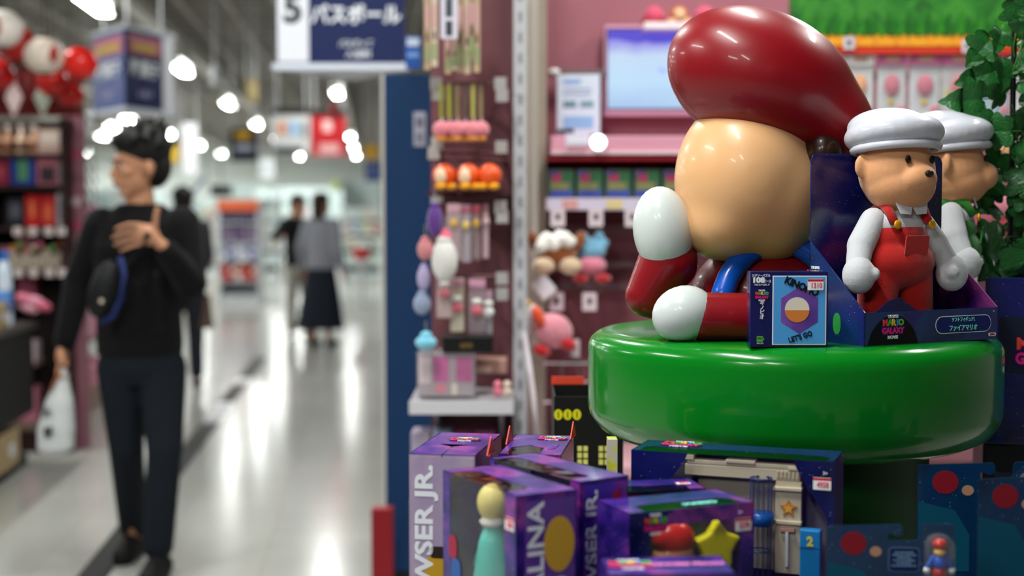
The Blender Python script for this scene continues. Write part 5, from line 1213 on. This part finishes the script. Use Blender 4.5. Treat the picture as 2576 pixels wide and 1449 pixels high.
for i in range(6):
    x = 1110 + i * 20; D = 4.0 + .02 * (i % 2); c = pt(x, 326, D); t = thing('ball_keyring', 'pink ball keyring on a strap, %s in the row' % ['first', 'second', 'third', 'fourth', 'fifth', 'sixth'][i], 'keyring', c, YAW)
    MB().ell((0, 0, 0), (.024, .022, .024), 18).build('ball', mat('pink_plush', '#d87a86', .8, sheen=.4), t, smooth=True)
    MB().ell((0, -.004, -.026), (.017, .016, .007), 12).build('base', plain('#d89040', .6), t, smooth=True)
    MB().box(-.005, .005, -.001, .001, .03, .125).build('strap', plain(['#8c9030', '#a0a838', '#7a7448', '#5a5048', '#a8a850', '#8a7a58'][i], .6), t)
    MB().tube([(0, 0, .022), (.004, 0, .03), (0, 0, .036)], .002, 6).build('ring', plain('#b8b8bc', .3, metal=1), t)
for i, x in enumerate((1118, 1178, 1232)):
    c = pt(x, 478, 4.02); t = thing('ball_toy', 'orange ball toy with yellow feet on the small shelf, %s of three' % ['leftmost', 'middle', 'rightmost'][i], 'toy', c, YAW + R([20, 20, -10][i]))
    MB().ell((0, 0, .040), (.034, .032, .034), 24).build('ball', mat('orange_vinyl', '#e0521a', .4, coat=.3), t, smooth=True)
    for s_ in (-1, 1): MB().ell((s_ * .016, -.018, .010), (.016, .022, .010), 14).build('foot', plain('#e8a018', .4), t, smooth=True)
    MB().ell((-.014, -.017, .038), (.019, .017, .024), 16).build('pale_patch', plain('#e8c8a8', .5), t, smooth=True) if i < 2 else None
for i, (x, y0, y1, wp, cols) in enumerate(((1142, 512, 655, 36, ('#a88a90', '#e0b040', '#c89aa8')), (1172, 515, 660, 24, ('#b0a0ac', '#e8c860', '#b86a80')), (1198, 515, 655, 22, ('#8a6a70', '#d8a838', '#b04a58')), (1222, 512, 650, 14, ('#c8a0a8', '#d8b0b8', '#a87a84')))):
    t = pack('blister_pack', 'clear blister pack with a yellow disc on the middle hook row, %s from the left' % ['first', 'second', 'third', 'fourth'][i], 'blister pack', x - wp // 2, x + wp // 2, y0, y1, 4.0 + .02 * i, cols[0], [('header', .05, .95, .85, .98, cols[2])], .008)
    MB().ell(((wp * S(4)) / 2, -.012, .105), (.011, .008, .013), 12).build('yellow_disc', plain(cols[1], .4), t, smooth=True)
    MB().box(0, wp * S(4), -.018, -.0165, .01, .13).build('clear_front', FILM2, t)
for i, (x, y0, y1, wp, c0, c1) in enumerate(((1118, 695, 800, 40, '#b89a98', '#d87a88'), (1150, 700, 835, 34, '#c8b8a0', '#c86070'), (1200, 700, 842, 44, '#8a7078', '#d86a78'), (1228, 730, 846, 20, '#a09aa0', '#e0e0e0'))):
    t = pack('blister_pack', 'clear pack with a pink round toy on the lower hook row, %s from the left' % ['first', 'second', 'third', 'fourth'][i], 'blister pack', x - wp // 2, x + wp // 2, y0, y1, 3.98 + .02 * i, c0, [('header', .05, .95, .85, .98, '#c890a8')], .008)
    MB().ell(((wp * S(4)) / 2, -.014, .07), (.017, .012, .017), 14).build('pink_toy', plain(c1, .5), t, smooth=True)
    MB().ell(((wp * S(4)) / 2, -.016, .095), (.015, .010, .010), 14).build('white_top', plain('#e0dcd8', .5), t, smooth=True)
    MB().box(0, wp * S(4), -.022, -.0205, .01, .12).build('clear_front', FILM2, t)
for i, (x, y, rx, rz_, col, l) in enumerate(((1094, 556, .022, .045, '#5a3080', 'purple'), (1070, 628, .022, .030, '#c87a80', 'salmon'), (1120, 598, .018, .018, '#e06a80', 'small pink'), (1118, 655, .036, .060, '#d8d4d0', 'fluffy white'), (1066, 700, .018, .035, '#a89ac0', 'lilac'), (1062, 765, .024, .03, '#8a94b0', 'grey-blue'), (1072, 862, .030, .020, '#7ac0d8', 'light blue'))):
    c = pt(x, y, 3.9); t = thing('plush_charm', '%s plush charm hanging on the left side of the toy stand' % l, 'plush', c, YAW)
    MB().ell((0, 0, 0), (rx, rx * .8, rz_), 18).build('body', mat('plush' + col, col, .8, sheen=.4, bump=.2, bs=200), t, smooth=True)
    MB().ell((0, 0, rz_ * .9), (rx * .6, rx * .5, rx * .5), 12).build('head', plain(col, .7), t, smooth=True)
    MB().cyl((0, 0, rz_), (0, 0, rz_ + .04), .002, n=5).build('cord', plain('#888080', .5), t)
pack('toy_carton', 'black carton lying on the toy stand above the clear pink box', 'box', 1112, 1240, 846, 888, 3.96, '#0c0a0c', [('gold_print', .35, .6, .3, .6, '#5a4420')], .1)
t = pack('clear_toy_box', 'clear box with pink cards inside on the bottom shelf of the toy stand', 'toy box', 1050, 1192, 888, 998, 3.98, '#a89aa0', [('pink_card', .28, .55, .35, .92, '#c84a98'), ('pink_card', .68, .97, .35, .92, '#c04a90'), ('white_card', .02, .24, .3, .9, '#d8c0c8'), ('pink_toy', .32, .5, .1, .3, '#e07a90'), ('cream_toy', .6, .7, .05, .3, '#e8d8c8')], .12)
MB().box(-.003, .165, -.02, -.018, -.0, .125).build('clear_front', FILM2, t)
MB().box(-.003, .165, -.02, .12, .125, .127).build('clear_top', FILM2, t)
pack('gift_box', 'cream rounded box at the back of the bottom toy shelf', 'box', 1195, 1275, 905, 940, 4.05, '#b08478', [('pale_print', .0, .5, .1, .5, '#d8b8a8')], .1)
for i, (x, col) in enumerate(((1252, '#e07a90'), (1276, '#d8c0b0'))):
    t = thing('plush_charm', '%s small figure on the bottom toy shelf beside the post' % ['pink', 'cream'][i], 'plush', pt(x, 998, 3.98), YAW)
    MB().ell((0, 0, .014), (.014, .012, .014), 12).build('body', plain(col, .7), t, smooth=True); MB().ell((0, 0, .034), (.012, .011, .012), 12).build('head', plain(col, .6), t, smooth=True)
for i, (x, y) in enumerate(((1096, 210), (1100, 236), (1098, 360), (1090, 385), (1098, 495), (1258, 210), (1262, 240), (1260, 370), (1258, 520), (1262, 545), (1262, 700), (1262, 740))):
    p = pt(x - 14, y + 16, 4.055); t = obj('price_card', MB().box(0, .034, 0, .0015, 0, .036).mesh('c', plain('#a8a2a0', .5)), None, p, (0, 0, YAW)); tag(t, 'pale price card, %s edge of toy stand, beside %s' % ('left' if i < 5 else 'right', ['lime straps, upper', 'lime straps, lower', 'pink keyring balls, upper', 'pink keyring balls, lower', 'orange ball toys', 'lime straps, upper', 'lime straps, lower', 'pink keyring balls', 'orange ball toys, upper', 'orange ball toys, lower', 'lower blister packs, upper', 'lower blister packs, lower'][i]), 'price tag', 'price cards on the toy stand')
goods('toy_carton', 'pale pink or blue carton under the bottom shelf of the toy stand', 'box', 'cartons under the toy stand shelf', 3.98, 1030, 1250, pt(1100, 1250, 3.98).z, 165, 52, ['#a89ab0', '#9aa4c0', '#b86a90', '#8a5070'], seed=4)
t = thing('base_cabinet', 'low stock cabinet under the toy stand', 'cabinet', F(lat(1030, 3.93), 3.93, 0), YAW); MB().box(0, .29, 0, .28, 0, pt(1100, 1250, 3.98).z).build('body', plain('#8a8490', .5), t); MB().box(.01, .28, -.004, 0, .1, .4).build('door', plain('#9a94a0', .5), t)

# ------------------------------------------------------------ pink wall bay with the screen
DP = 4.85; PK = mat('pink_wall', '#a0626e', .55, var=.15, vs=2)
struct(MB().box(-.03, 1.02, 0, .05, 0, 2.7).build('wall_front', PK, loc=F(lat(1378, DP), DP, 0))).rotation_euler = (0, 0, YAW)
def onbay(px, D=DP): return lat(px, D)
t = thing('wall_screen', 'flat screen in a pink frame showing a pale blue and violet picture', 'screen', F(lat(1518, 4.78), 4.78, pt(1518, 292, 4.78).z), YAW)
Ws = 345 * S(4.78); Hs = 226 * S(4.78)
MB().box(0, Ws, 0, .05, 0, Hs).build('frame', plain('#c890a8', .35), t, bevel=.004); MB().box(.009, Ws - .009, -.003, 0, .022, Hs - .012).build('bezel', plain('#0c0c10', .3), t)
scm = bpy.data.materials.new('screen_picture'); scm.use_nodes = True; nt = scm.node_tree; b_ = nt.nodes['Principled BSDF']; b_.inputs['Roughness'].default_value = .2; b_.inputs['Base Color'].default_value = (.02, .02, .02, 1)
tc = nt.nodes.new('ShaderNodeTexCoord'); sx_ = nt.nodes.new('ShaderNodeSeparateXYZ'); nt.links.new(tc.outputs['Generated'], sx_.inputs[0])
nz = nt.nodes.new('ShaderNodeTexNoise'); nz.inputs['Scale'].default_value = 3; nt.links.new(tc.outputs['Generated'], nz.inputs[0])
ad = nt.nodes.new('ShaderNodeMath'); ad.operation = 'MULTIPLY_ADD'; ad.inputs[1].default_value = .25; nt.links.new(nz.outputs[0], ad.inputs[0]); nt.links.new(sx_.outputs[2], ad.inputs[2])
cr = nt.nodes.new('ShaderNodeValToRGB'); el = cr.color_ramp.elements
for q in range(3): el.new(.5)
for q, (p_, c_) in enumerate(((.1, '#a8c4ec'), (.45, '#bfe0fa'), (.8, '#c8dcf6'), (1.0, '#8f86e8'), (1.12, '#5a50d0'))): el[q].position = min(p_, 1); el[q].color = lin(c_)
nt.links.new(ad.outputs[0], cr.inputs[0]); nt.links.new(cr.outputs[0], b_.inputs['Emission Color']); b_.inputs['Emission Strength'].default_value = 1.0
MB().box(.012, Ws - .012, -.0045, -.003, .025, Hs - .016).build('picture', scm, t)
MB().ell((Ws * .62, -.0046, Hs * .62), (.012, .0008, .022), 12, (0, R(20), 0)).build('violet_print', mat('violet_glow', '#5a5ad8', .4, emis='#5a62e0', es=.8), t)
MB().ell((Ws * .42, -.0046, Hs * .5), (.014, .0008, .008), 12, (0, R(20), 0)).build('violet_print', mat('violet_glow2', '#8a9ae0', .4, emis='#8aa0e8', es=.85), t)
t = thing('wall_shelf', 'small white shelf above the screen', 'shelf', F(lat(1612, 4.75), 4.75, pt(1612, 78, 4.75).z), YAW); MB().box(0, 210 * S(4.75), -.08, .1, 0, .018).build('board', plain('#e8c8d0', .4), t, bevel=.003); MB().box(0, 210 * S(4.75), -.082, -.08, -.002, .020).build('front_edge', plain('#f0e0e4', .3), t)
for i, (x, c0, c1, l) in enumerate(((1645, '#d04a68', '#a01828', 'pink and red'), (1707, '#b8582a', '#e0b090', 'orange and cream'), (1772, '#d85070', '#a81c30', 'pink with dark red'))):
    t = thing('ball_toy', '%s ball toy on the small shelf above the screen' % l, 'toy', pt(x, 63, 4.72), YAW)
    MB().ell((0, 0, .030), (.034, .03, .032), 20).build('ball', plain(c0, .6, sheen=.3), t, smooth=True)
    for s_ in (-1, 1): MB().ell((s_ * .026, -.014, .010), (.018, .02, .011), 12).build('foot', plain(c1, .6), t, smooth=True)
    if i == 1: MB().ell((0, -.016, .032), (.022, .018, .022), 14).build('pale_patch', plain('#e0b890', .6), t, smooth=True)
t = pack('notice_board', 'white notice sheet with blue pictures standing left of the screen', 'notice', 1400, 1508, 188, 338, 4.7, '#cfd8e8', [('blue_print', .15, .55, .85, .92, '#8aa8dc'), ('text_line', .15, .8, .74, .77, '#98a8c8'), ('text_line', .15, .8, .66, .69, '#98a8c8'), ('blue_print', .15, .45, .45, .56, '#6a8898'), ('blue_print', .55, .85, .45, .56, '#7a98a8'), ('blue_print', .15, .85, .1, .3, '#8ab0dc'), ('dark_print', .02, .4, .02, .09, '#3a4448')], .006, rz=R(-6))
t = thing('wall_rail', 'grey wall rail with a bright round end, left of the screen', 'rail', F(lat(1378, 4.78), 4.78, pt(1378, 192, 4.78).z), YAW); MB().box(0, .19, -.02, .02, 0, .022).build('bar', plain('#7a6468', .4), t); MB().ell((.02, -.03, .012), (.02, .012, .012), 12).build('bright_end', plain('#f0f0f0', .2), t, smooth=True)
zsp = pt(1385, 388, 4.5).z
t = thing('pink_shelf', 'pale pink deep shelf front below the screen', 'shelf', F(lat(1386, 4.5), 4.5, zsp), YAW); MB().box(0, .75, 0, .32, 0, .058).build('front_board', plain('#dc98ac', .4), t, bevel=.003); MB().box(0, .75, -.003, .0, 0, .012).build('edge_strip', plain('#f0c8d0', .35), t)
pack('paper_tag', 'white paper tag resting on the pale pink shelf front', 'notice', 1422, 1482, 336, 368, 4.47, '#dcd4e4', [('pale_print', .1, .9, .3, .6, '#e8e4f0')], .003)
t = thing('spot_lamp', 'small bright white spot lamp on the pale pink shelf', 'lamp', pt(1505, 358, 4.45), YAW); MB().ell((0, 0, 0), (.022, .012, .022), 14).build('bulb', mat('spot_bulb', '#ffffff', .4, emis='#f8fff8', es=9), t, smooth=True); MB().lathe([(.026, -.0), (.02, .02)], 16, Matrix.Rotation(PI / 2, 4, 'X') @ Matrix.Rotation(PI, 4, 'X')).build('housing', plain('#d8d8d8', .4), t)
zr = pt(1375, 498, 4.5).z
t = thing('game_shelf', 'red-backed wall shelf with a white price rail holding the game cases', 'shelf', F(lat(1374, 4.5), 4.5, zr), YAW)
MB().box(0, .80, 0, .3, -.02, 0).build('board', plain('#8a3040', .4), t); MB().box(0, .80, .29, .3, 0, .13).build('red_back', plain('#a80c1c', .5), t); MB().box(0, .80, -.006, 0, -.038, 0).build('price_rail', plain('#d8cce0', .35), t)
MB().box(0, .80, 0, .3, .118, .128).build('red_canopy', plain('#8a1020', .5), t)
for i in range(4): MB().box(.05 + i * .14, .10 + i * .14, -.0075, -.006, -.034, -.006).build('rail_print', plain(['#d89a9a', '#e0c890', '#d8a0a0', '#e0c890'][i], .5), t)
for i in range(9):
    x = 1378 + 72 * i
    t = pack('game_case', 'game case with green and blue cover in the row on the red-backed shelf', 'game case', x, x + 66, 427, 497, 4.53, '#4a6a58', [('blue_print', .08, .95, .02, .25, '#4458b0'), ('pink_print', .15, .5, .58, .88, '#b83a68'), ('olive_print', .1, .8, .28, .55, '#8a8a58'), ('violet_print', .05, .4, .8, .97, '#5a5a98'), ('green_print', .55, .95, .55, .92, '#3a7048')], .015, group='game cases on the red-backed shelf')
    t['label'] = 'game case with green and blue cover on the red-backed shelf, %s from the left' % (ordn[i].replace('nearest', 'first') if i < 8 else 'ninth')
for i, (x, y) in enumerate(((1385, 524), (1481, 524), (1572, 524), (1382, 736), (1465, 736))):
    p = pt(x, y + 46, 4.45); s_ = S(4.45); t = thing('price_card', ['white price card under the game shelf, leftmost', 'white price card under the game shelf, second', 'white price card under the game shelf, beside the sculpture', 'white price card on the lower wall hook at left', 'white price card on the lower wall hook at right', 'white price card under the game shelf, hidden part'][i], 'price tag', p, YAW)
    MB().box(0, 36 * s_, 0, .002, 0, 46 * s_, ch=.004).build('card', plain('#dcc8d0', .5), t); MB().box(13 * s_, 24 * s_, -.001, 0, 18 * s_, 32 * s_).build('dark_mark', plain('#28242c', .5), t)
for i, (py, x1) in enumerate(((582, 1620), (672, 1620), (728, 1620))):
    t = thing('wall_rail', '%s horizontal hook rail on the pink wall' % ['upper', 'middle', 'lower'][i], 'rail', F(lat(1380, 4.8), 4.8, pt(1380, py, 4.8).z), YAW); MB().box(0, (x1 - 1380) * S(4.8), -.01, .03, 0, .02).build('bar', plain('#7a6268', .45), t, bevel=.002); MB().cyl((.02, -.01, .01), (.02, -.3, .01), .004, n=6).build('hook', plain('#a8a0a4', .3, metal=.8), t); MB().cyl((.16, -.01, .01), (.16, -.3, .01), .004, n=6).build('hook', plain('#a8a0a4', .3, metal=.8), t)
FUR = lambda c: mat('fur' + c, c, .95, sheen=.5, bump=.8, bs=120, var=.3, vs=40)
t = thing('plush_toy', 'brown plush toy with fluffy white top hanging on the pink wall', 'soft toy', pt(1400, 640, 4.45), YAW); s_ = S(4.45)
m = MB(); m.ell((0, 0, .0), (52 * s_, .05, 42 * s_), 24); m.ell((-56 * s_, 0, 32 * s_), (16 * s_, .02, 30 * s_), 14, (0, R(-25), 0)); m.ell((56 * s_, 0, 32 * s_), (16 * s_, .02, 30 * s_), 14, (0, R(25), 0)); m.build('body', FUR('#8a4a18'), t, remesh=.005, sm=3)
m = MB()
for k in range(26): q = rnd.uniform(-1, 1); m.ell((q * 46 * s_, rnd.uniform(-.045, .01), (34 + rnd.uniform(-12, 16) - 12 * abs(q)) * s_), (16 * s_,) * 3, 10)
m.build('white_fluff', FUR('#f0e8e0'), t, remesh=.005, sm=2)
for q in (-1, 1): MB().ell((q * 34 * s_, -.045, -28 * s_), (28 * s_, .03, 22 * s_), 16).build('paw', FUR('#d8b89a'), t, smooth=True)
t = thing('plush_toy', 'light blue and pink plush toy hanging beside the brown one', 'soft toy', pt(1487, 650, 4.5), YAW); s_ = S(4.5)
m = MB(); m.ell((0, 0, 20 * s_), (38 * s_, .04, 30 * s_), 20)
for k in range(6): m.ell(((k - 2.5) * 13 * s_, 0, (44 + 12 * math.sin(k * 2)) * s_), (13 * s_,) * 3, 12)
m.build('blue_top', FUR('#78b0d0'), t, remesh=.005, sm=3); MB().ell((0, -.01, -18 * s_), (38 * s_, .045, 26 * s_), 20).build('pink_body', FUR('#d87a90'), t, smooth=True)
for q in (-1, 1): MB().ell((q * 28 * s_, -.03, -50 * s_), (22 * s_, .03, 13 * s_), 14).build('red_foot', FUR('#b01424'), t, smooth=True)
t = thing('swing_tag', 'white diamond swing tag below the brown plush toy', 'price tag', pt(1368, 722, 4.4), (0, 0, YAW)); MB().plate([(p[0] * math.cos(.7) - p[1] * math.sin(.7), p[0] * math.sin(.7) + p[1] * math.cos(.7)) for p in rrect(.055, .065, .006)], 0, .0015).build('card', plain('#e8e0e8', .5), t); MB().cyl((0, 0, .04), (.02, 0, .09), .001, n=5).build('string', plain('#cccccc', .5), t)
t = thing('plush_toy', 'pink plush toy with red feet and a white-orange bundle on the pink wall', 'soft toy', pt(1392, 832, 4.35), YAW); s_ = S(4.35)
MB().ell((0, 0, 0), (50 * s_, .05, 44 * s_), 24, (0, R(20), 0)).build('pink_body', FUR('#dc8a98'), t, smooth=True)
for (x, z) in ((-30, -48), (36, -32)): MB().ell((x * s_, -.02, z * s_), (24 * s_, .03, 16 * s_), 16, (0, R(20), 0)).build('red_foot', FUR('#c01020'), t, smooth=True)
MB().ell((-62 * s_, -.01, 30 * s_), (24 * s_, .03, 40 * s_), 16, (0, R(20), 0)).build('white_bundle', FUR('#e8d8d8'), t, smooth=True); MB().ell((-38 * s_, -.03, 36 * s_), (16 * s_, .03, 30 * s_), 16, (0, R(-20), 0)).build('orange_bundle', FUR('#e0481c'), t, smooth=True); MB().ell((-72 * s_, -.01, 68 * s_), (18 * s_, .02, 12 * s_), 12).build('yellow_bundle', FUR('#e0a828'), t, smooth=True)
MB().box(44 * s_, 66 * s_, -.002, 0, -66 * s_, -22 * s_).build('white_tag', plain('#d8ccd0', .5), t)
t = thing('wire_basket', 'chrome wire rack low on the pink wall beside the plinth', 'wire rack', F(lat(1366, 4.5), 4.5, 0), YAW)
CHR = plain('#d8d4d8', .15, metal=1)
for py, x0, x1 in ((912, 0, 140), (958, 30, 140), (1010, 0, 140)): MB().cyl((x0 * S(4.5), 0, pt(1366, py, 4.5).z), (x1 * S(4.5), 0, pt(1366, py, 4.5).z), .0065, n=8).build('wire', CHR, t)
for x in (8, 50, 92): MB().cyl((x * S(4.5), .01, .0), (x * S(4.5), .01, pt(1366, 905, 4.5).z), .004, n=6).build('upright_wire', CHR, t)
t = thing('curved_tube', 'white curved tube leaning beside the post, left of the plinth', 'tube', F(0, 0, 0), 0)
MB().tube([pt(1310, 760, 4.2), pt(1318, 830, 4.2), pt(1332, 920, 4.15), pt(1342, 1000, 4.1), pt(1350, 1100, 4.1)], .008, 10).build('tube_body', plain('#d8ccd4', .2), t, smooth=True)
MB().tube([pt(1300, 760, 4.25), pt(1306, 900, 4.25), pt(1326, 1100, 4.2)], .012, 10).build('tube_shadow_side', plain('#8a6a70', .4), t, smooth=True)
t = thing('floor_panel', 'pale pink low counter behind the black bin', 'counter', F(lat(1330, 4.3), 4.3, 0), YAW); MB().box(0, .6, 0, .45, 0, .62).build('body', plain('#c08a96', .5), t); MB().box(-.01, .61, -.01, .46, .62, .65).build('top', plain('#d8a8b0', .4), t)

# ------------------------------------------------------------ right-hand bay with grass header and hung pouches
DG = 4.4
g0 = F(lat(1985, DG), DG, 0); t = thing('grass_header', 'green grass-patterned header board with orange lower edge over the pouches', 'header board', g0, YAW)
zg0, zg1 = pt(2200, 98, DG).z, pt(2200, -60, DG).z; Wg = 760 * S(DG)
gm = galaxy('grass_print', [(.3, '#0e4a10'), (.45, '#1c6a16'), (.6, '#357f20'), (.75, '#175a18')], 14, .5, stars=False)
MB().box(0, Wg, 0, .05, zg0, zg1).build('board', gm, t)
vs = [(0, zg0 - .022)]; n = 34
for i in range(n): x0 = Wg * i / n; vs += [(x0 + .002, zg0 + .0), (x0 + Wg / n * .5, zg0 + .022 + .006 * (i % 3))]
vs += [(Wg, zg0), (Wg, zg0 - .022)]
MB().plate(vs[::-1], -.004, .0).build('orange_edge', galaxy('orange_edge', [(.3, '#c86a10'), (.5, '#e8a020'), (.7, '#e08018')], 30, .5, stars=False), t)
for i in range(46):
    x = Wg * (i + .5) / 46; h_ = .05 + .02 * math.sin(i * 2.3); MB().plate([(x - .012, zg0 + .022), (x - .006, zg0 + .022 - .012), (x + .006, zg0 + .022 - .010 - .004 * (i % 2)), (x + .012, zg0 + .022), (x + .004, zg0 + .022 + h_)], -.006, -.003).build('grass_tuft', plain(['#1a6416', '#287818', '#145a14'][i % 3], .6), t)
MB().box(0, Wg, -.002, .05, zg0 - .045, zg0 - .022).build('red_band', plain('#c83820', .5), t)
MB().box(0, Wg, 0, .04, zg1, zg1 + .05).build('pale_cap', plain('#8ab898', .5), t)
t = thing('peg_wall', 'brown-pink slatted peg wall behind the hung pouches at right', 'display wall', F(lat(1985, 4.95), 4.95, 0), YAW); Wq = 800 * S(4.75)
MB().box(0, Wq, 0, .04, 0, 2.6).build('back_board', plain('#8a5a62', .6), t)
for i in range(14): MB().box(0, Wq, -.012, 0, .25 + i * .15, .37 + i * .15).build('slat', plain('#96626c', .55), t, bevel=.003)
for i, (py, c) in enumerate(((116, '#1c1a1a'), (298, '#a89aa4'), (442, '#4a4468'), (640, '#a890a0'))):
    MB().cyl((0, -.50, pt(2100, py, 4.45).z), (Wq, -.50, pt(2100, py, 4.45).z), .008, n=8).build('hook_bar', plain(c, .4), t)
def pouch(label, px, w_, y0, y1, D, hdr, body, toy, extra=None):
    p = pt(px, y1, D); s_ = S(D); H_ = (y1 - y0) * s_; W_ = w_ * s_
    t = thing('hanging_pouch', label, 'hanging pouch', F(lat(px, D), D, p.z), YAW)
    MB().box(0, W_, .012, .014, 0, H_).build('backing_card', plain(body, .5), t, bevel=.0006)
    MB().box(0, W_, -.002, .016, H_ * .79, H_).build('header_card', plain(hdr, .4), t)
    MB().box(W_ * .25, W_ * .75, -.0032, -.002, H_ * .84, H_ * .93).build('gold_print', plain('#c8a08c', .5), t)
    MB().ell((W_ * .5, .004, H_ * .48), (W_ * .27, .014, H_ * .17), 16).build('round_toy', plain(toy, .6), t, smooth=True)
    MB().ell((W_ * .48, .008, H_ * .22), (W_ * .12, .006, H_ * .05), 10).build('yellow_mark', plain('#e0b830', .5), t, smooth=True)
    MB().ell((W_ * .82, .008, H_ * .1), (W_ * .14, .006, H_ * .08), 10).build('pink_mark', plain('#d87888', .5), t, smooth=True)
    MB().box(0, W_, -.012, -.0112, 0, H_ * .8).build('clear_front', film('pouch_film', base=.02, rough=.18, milky=.05), t)
    return t
rowA = [(2046, 'white pouch with an orange ring toy, partly behind the red dome', '#e4dce0', '#dcdce0', '#e0803a', 78), (2126, 'plain white pouch left of the pink-headed ones', '#e8e4e8', '#d8dce0', '#e8a070', 66), (2204, 'pink-headed pouch with pink round toy, left of its twin', '#c46a9a', '#cfd0d4', '#cc6a80', 70), (2284, 'pink-headed pouch with pink round toy, right of its twin', '#c46a9a', '#d0d0d6', '#cc6a80', 76), (2364, 'pink-headed pouch with large pink disc over yellow, right of the twins', '#c46a9a', '#d8d4d8', '#dc7480', 96), (2466, 'blue-printed pink-headed pouch beside the ivy', '#c85090', '#a8c4d8', '#e09a60', 66), (2540, 'pink-headed pouch behind the ivy', '#c46a9a', '#d4d0d4', '#cc6a80', 70)]
for x, l, h_, b_2, toy, w__ in rowA: pouch(l, x, w__, 132, 292, 4.42, h_, b_2, toy)
t = pouch('yellow disc pouch overlapping the large pink disc one', 2350, 50, 168, 292, 4.44, '#d8d4d8', '#e8d860', '#e8d030')
rowB = [(2300, '#c88a9c', '#d8c4d0'), (2380, '#3a3a6a', '#b8a8c8'), (2440, '#c8486a', '#d8a8b8'), (2500, '#6a9ac0', '#d8c8cc'), (2556, '#c88aa8', '#d8c4c8')]
for i, (x, h_, b_2) in enumerate(rowB): pouch('second-row pouch below the pink-headed ones, %s from the left' % ordn[i].replace('nearest', 'first'), x, 54, 322, 436, 4.45, h_, b_2, ['#d87a88', '#5a6ab0', '#d05a70', '#e0a060', '#d87a88'][i])
rowC = [(2330, '#b86a90'), (2392, '#c8a0b0'), (2450, '#a85a80'), (2510, '#b8b0c0')]
for i, (x, h_) in enumerate(rowC): pouch('third-row pouch seen through the gap beside the green-suited doll, %s from the left' % ['first', 'second', 'third', 'fourth'][i], x, 56, 650, 740, 4.45, h_, '#c8b8c4', '#c86a80')
for i, (x, y) in enumerate(((2122, 92), (2420, 100), (2384, 296), (2398, 436), (2450, 296), (2330, 636))):
    p = pt(x, (y + 32), 4.385 if y < 110 else 4.435); s_ = S(4.36); t = thing('price_card', 'pale price card %s' % ['under the grass header near the red dome', 'under the grass header near the ivy', 'below the large pink disc pouch', 'beside the pink plush under the ivy', 'next to the ivy on the second hook row', 'low beside the green-suited doll'][i], 'price tag', p, YAW); MB().box(0, 28 * s_, 0, .002, 0, 32 * s_).build('card', plain('#c4bcc4', .5), t); MB().box(9 * s_, 19 * s_, -.001, 0, 10 * s_, 23 * s_).build('dark_mark', plain('#4a5054', .5), t)
t = thing('plush_toy', 'large round pink plush with dark red base hanging behind the ivy', 'soft toy', pt(2480, 520, 4.3), YAW); s_ = S(4.3)
MB().ell((0, 0, 0), (64 * s_, .06, 56 * s_), 24).build('pink_body', FUR('#d87a8c'), t, smooth=True)
for q in (-1, 1): MB().ell((q * 42 * s_, -.02, -52 * s_), (38 * s_, .04, 20 * s_), 18).build('red_base', FUR('#9a1424'), t, smooth=True)
for q in (-1, 1): MB().ell((q * 62 * s_, -.01, 22 * s_), (18 * s_, .03, 14 * s_), 14).build('side_pad', FUR('#d87a8c'), t, smooth=True)
t = thing('plush_toy', 'orange and cream plush partly hidden behind the ivy leaves', 'soft toy', pt(2545, 560, 4.35), YAW)
MB().ell((0, 0, 0), (30 * s_, .03, 34 * s_), 18).build('body', FUR('#d8783a'), t, smooth=True); MB().ell((6 * s_, -.012, -8 * s_), (20 * s_, .025, 20 * s_), 14).build('pale_patch', FUR('#e0c0a0'), t, smooth=True)
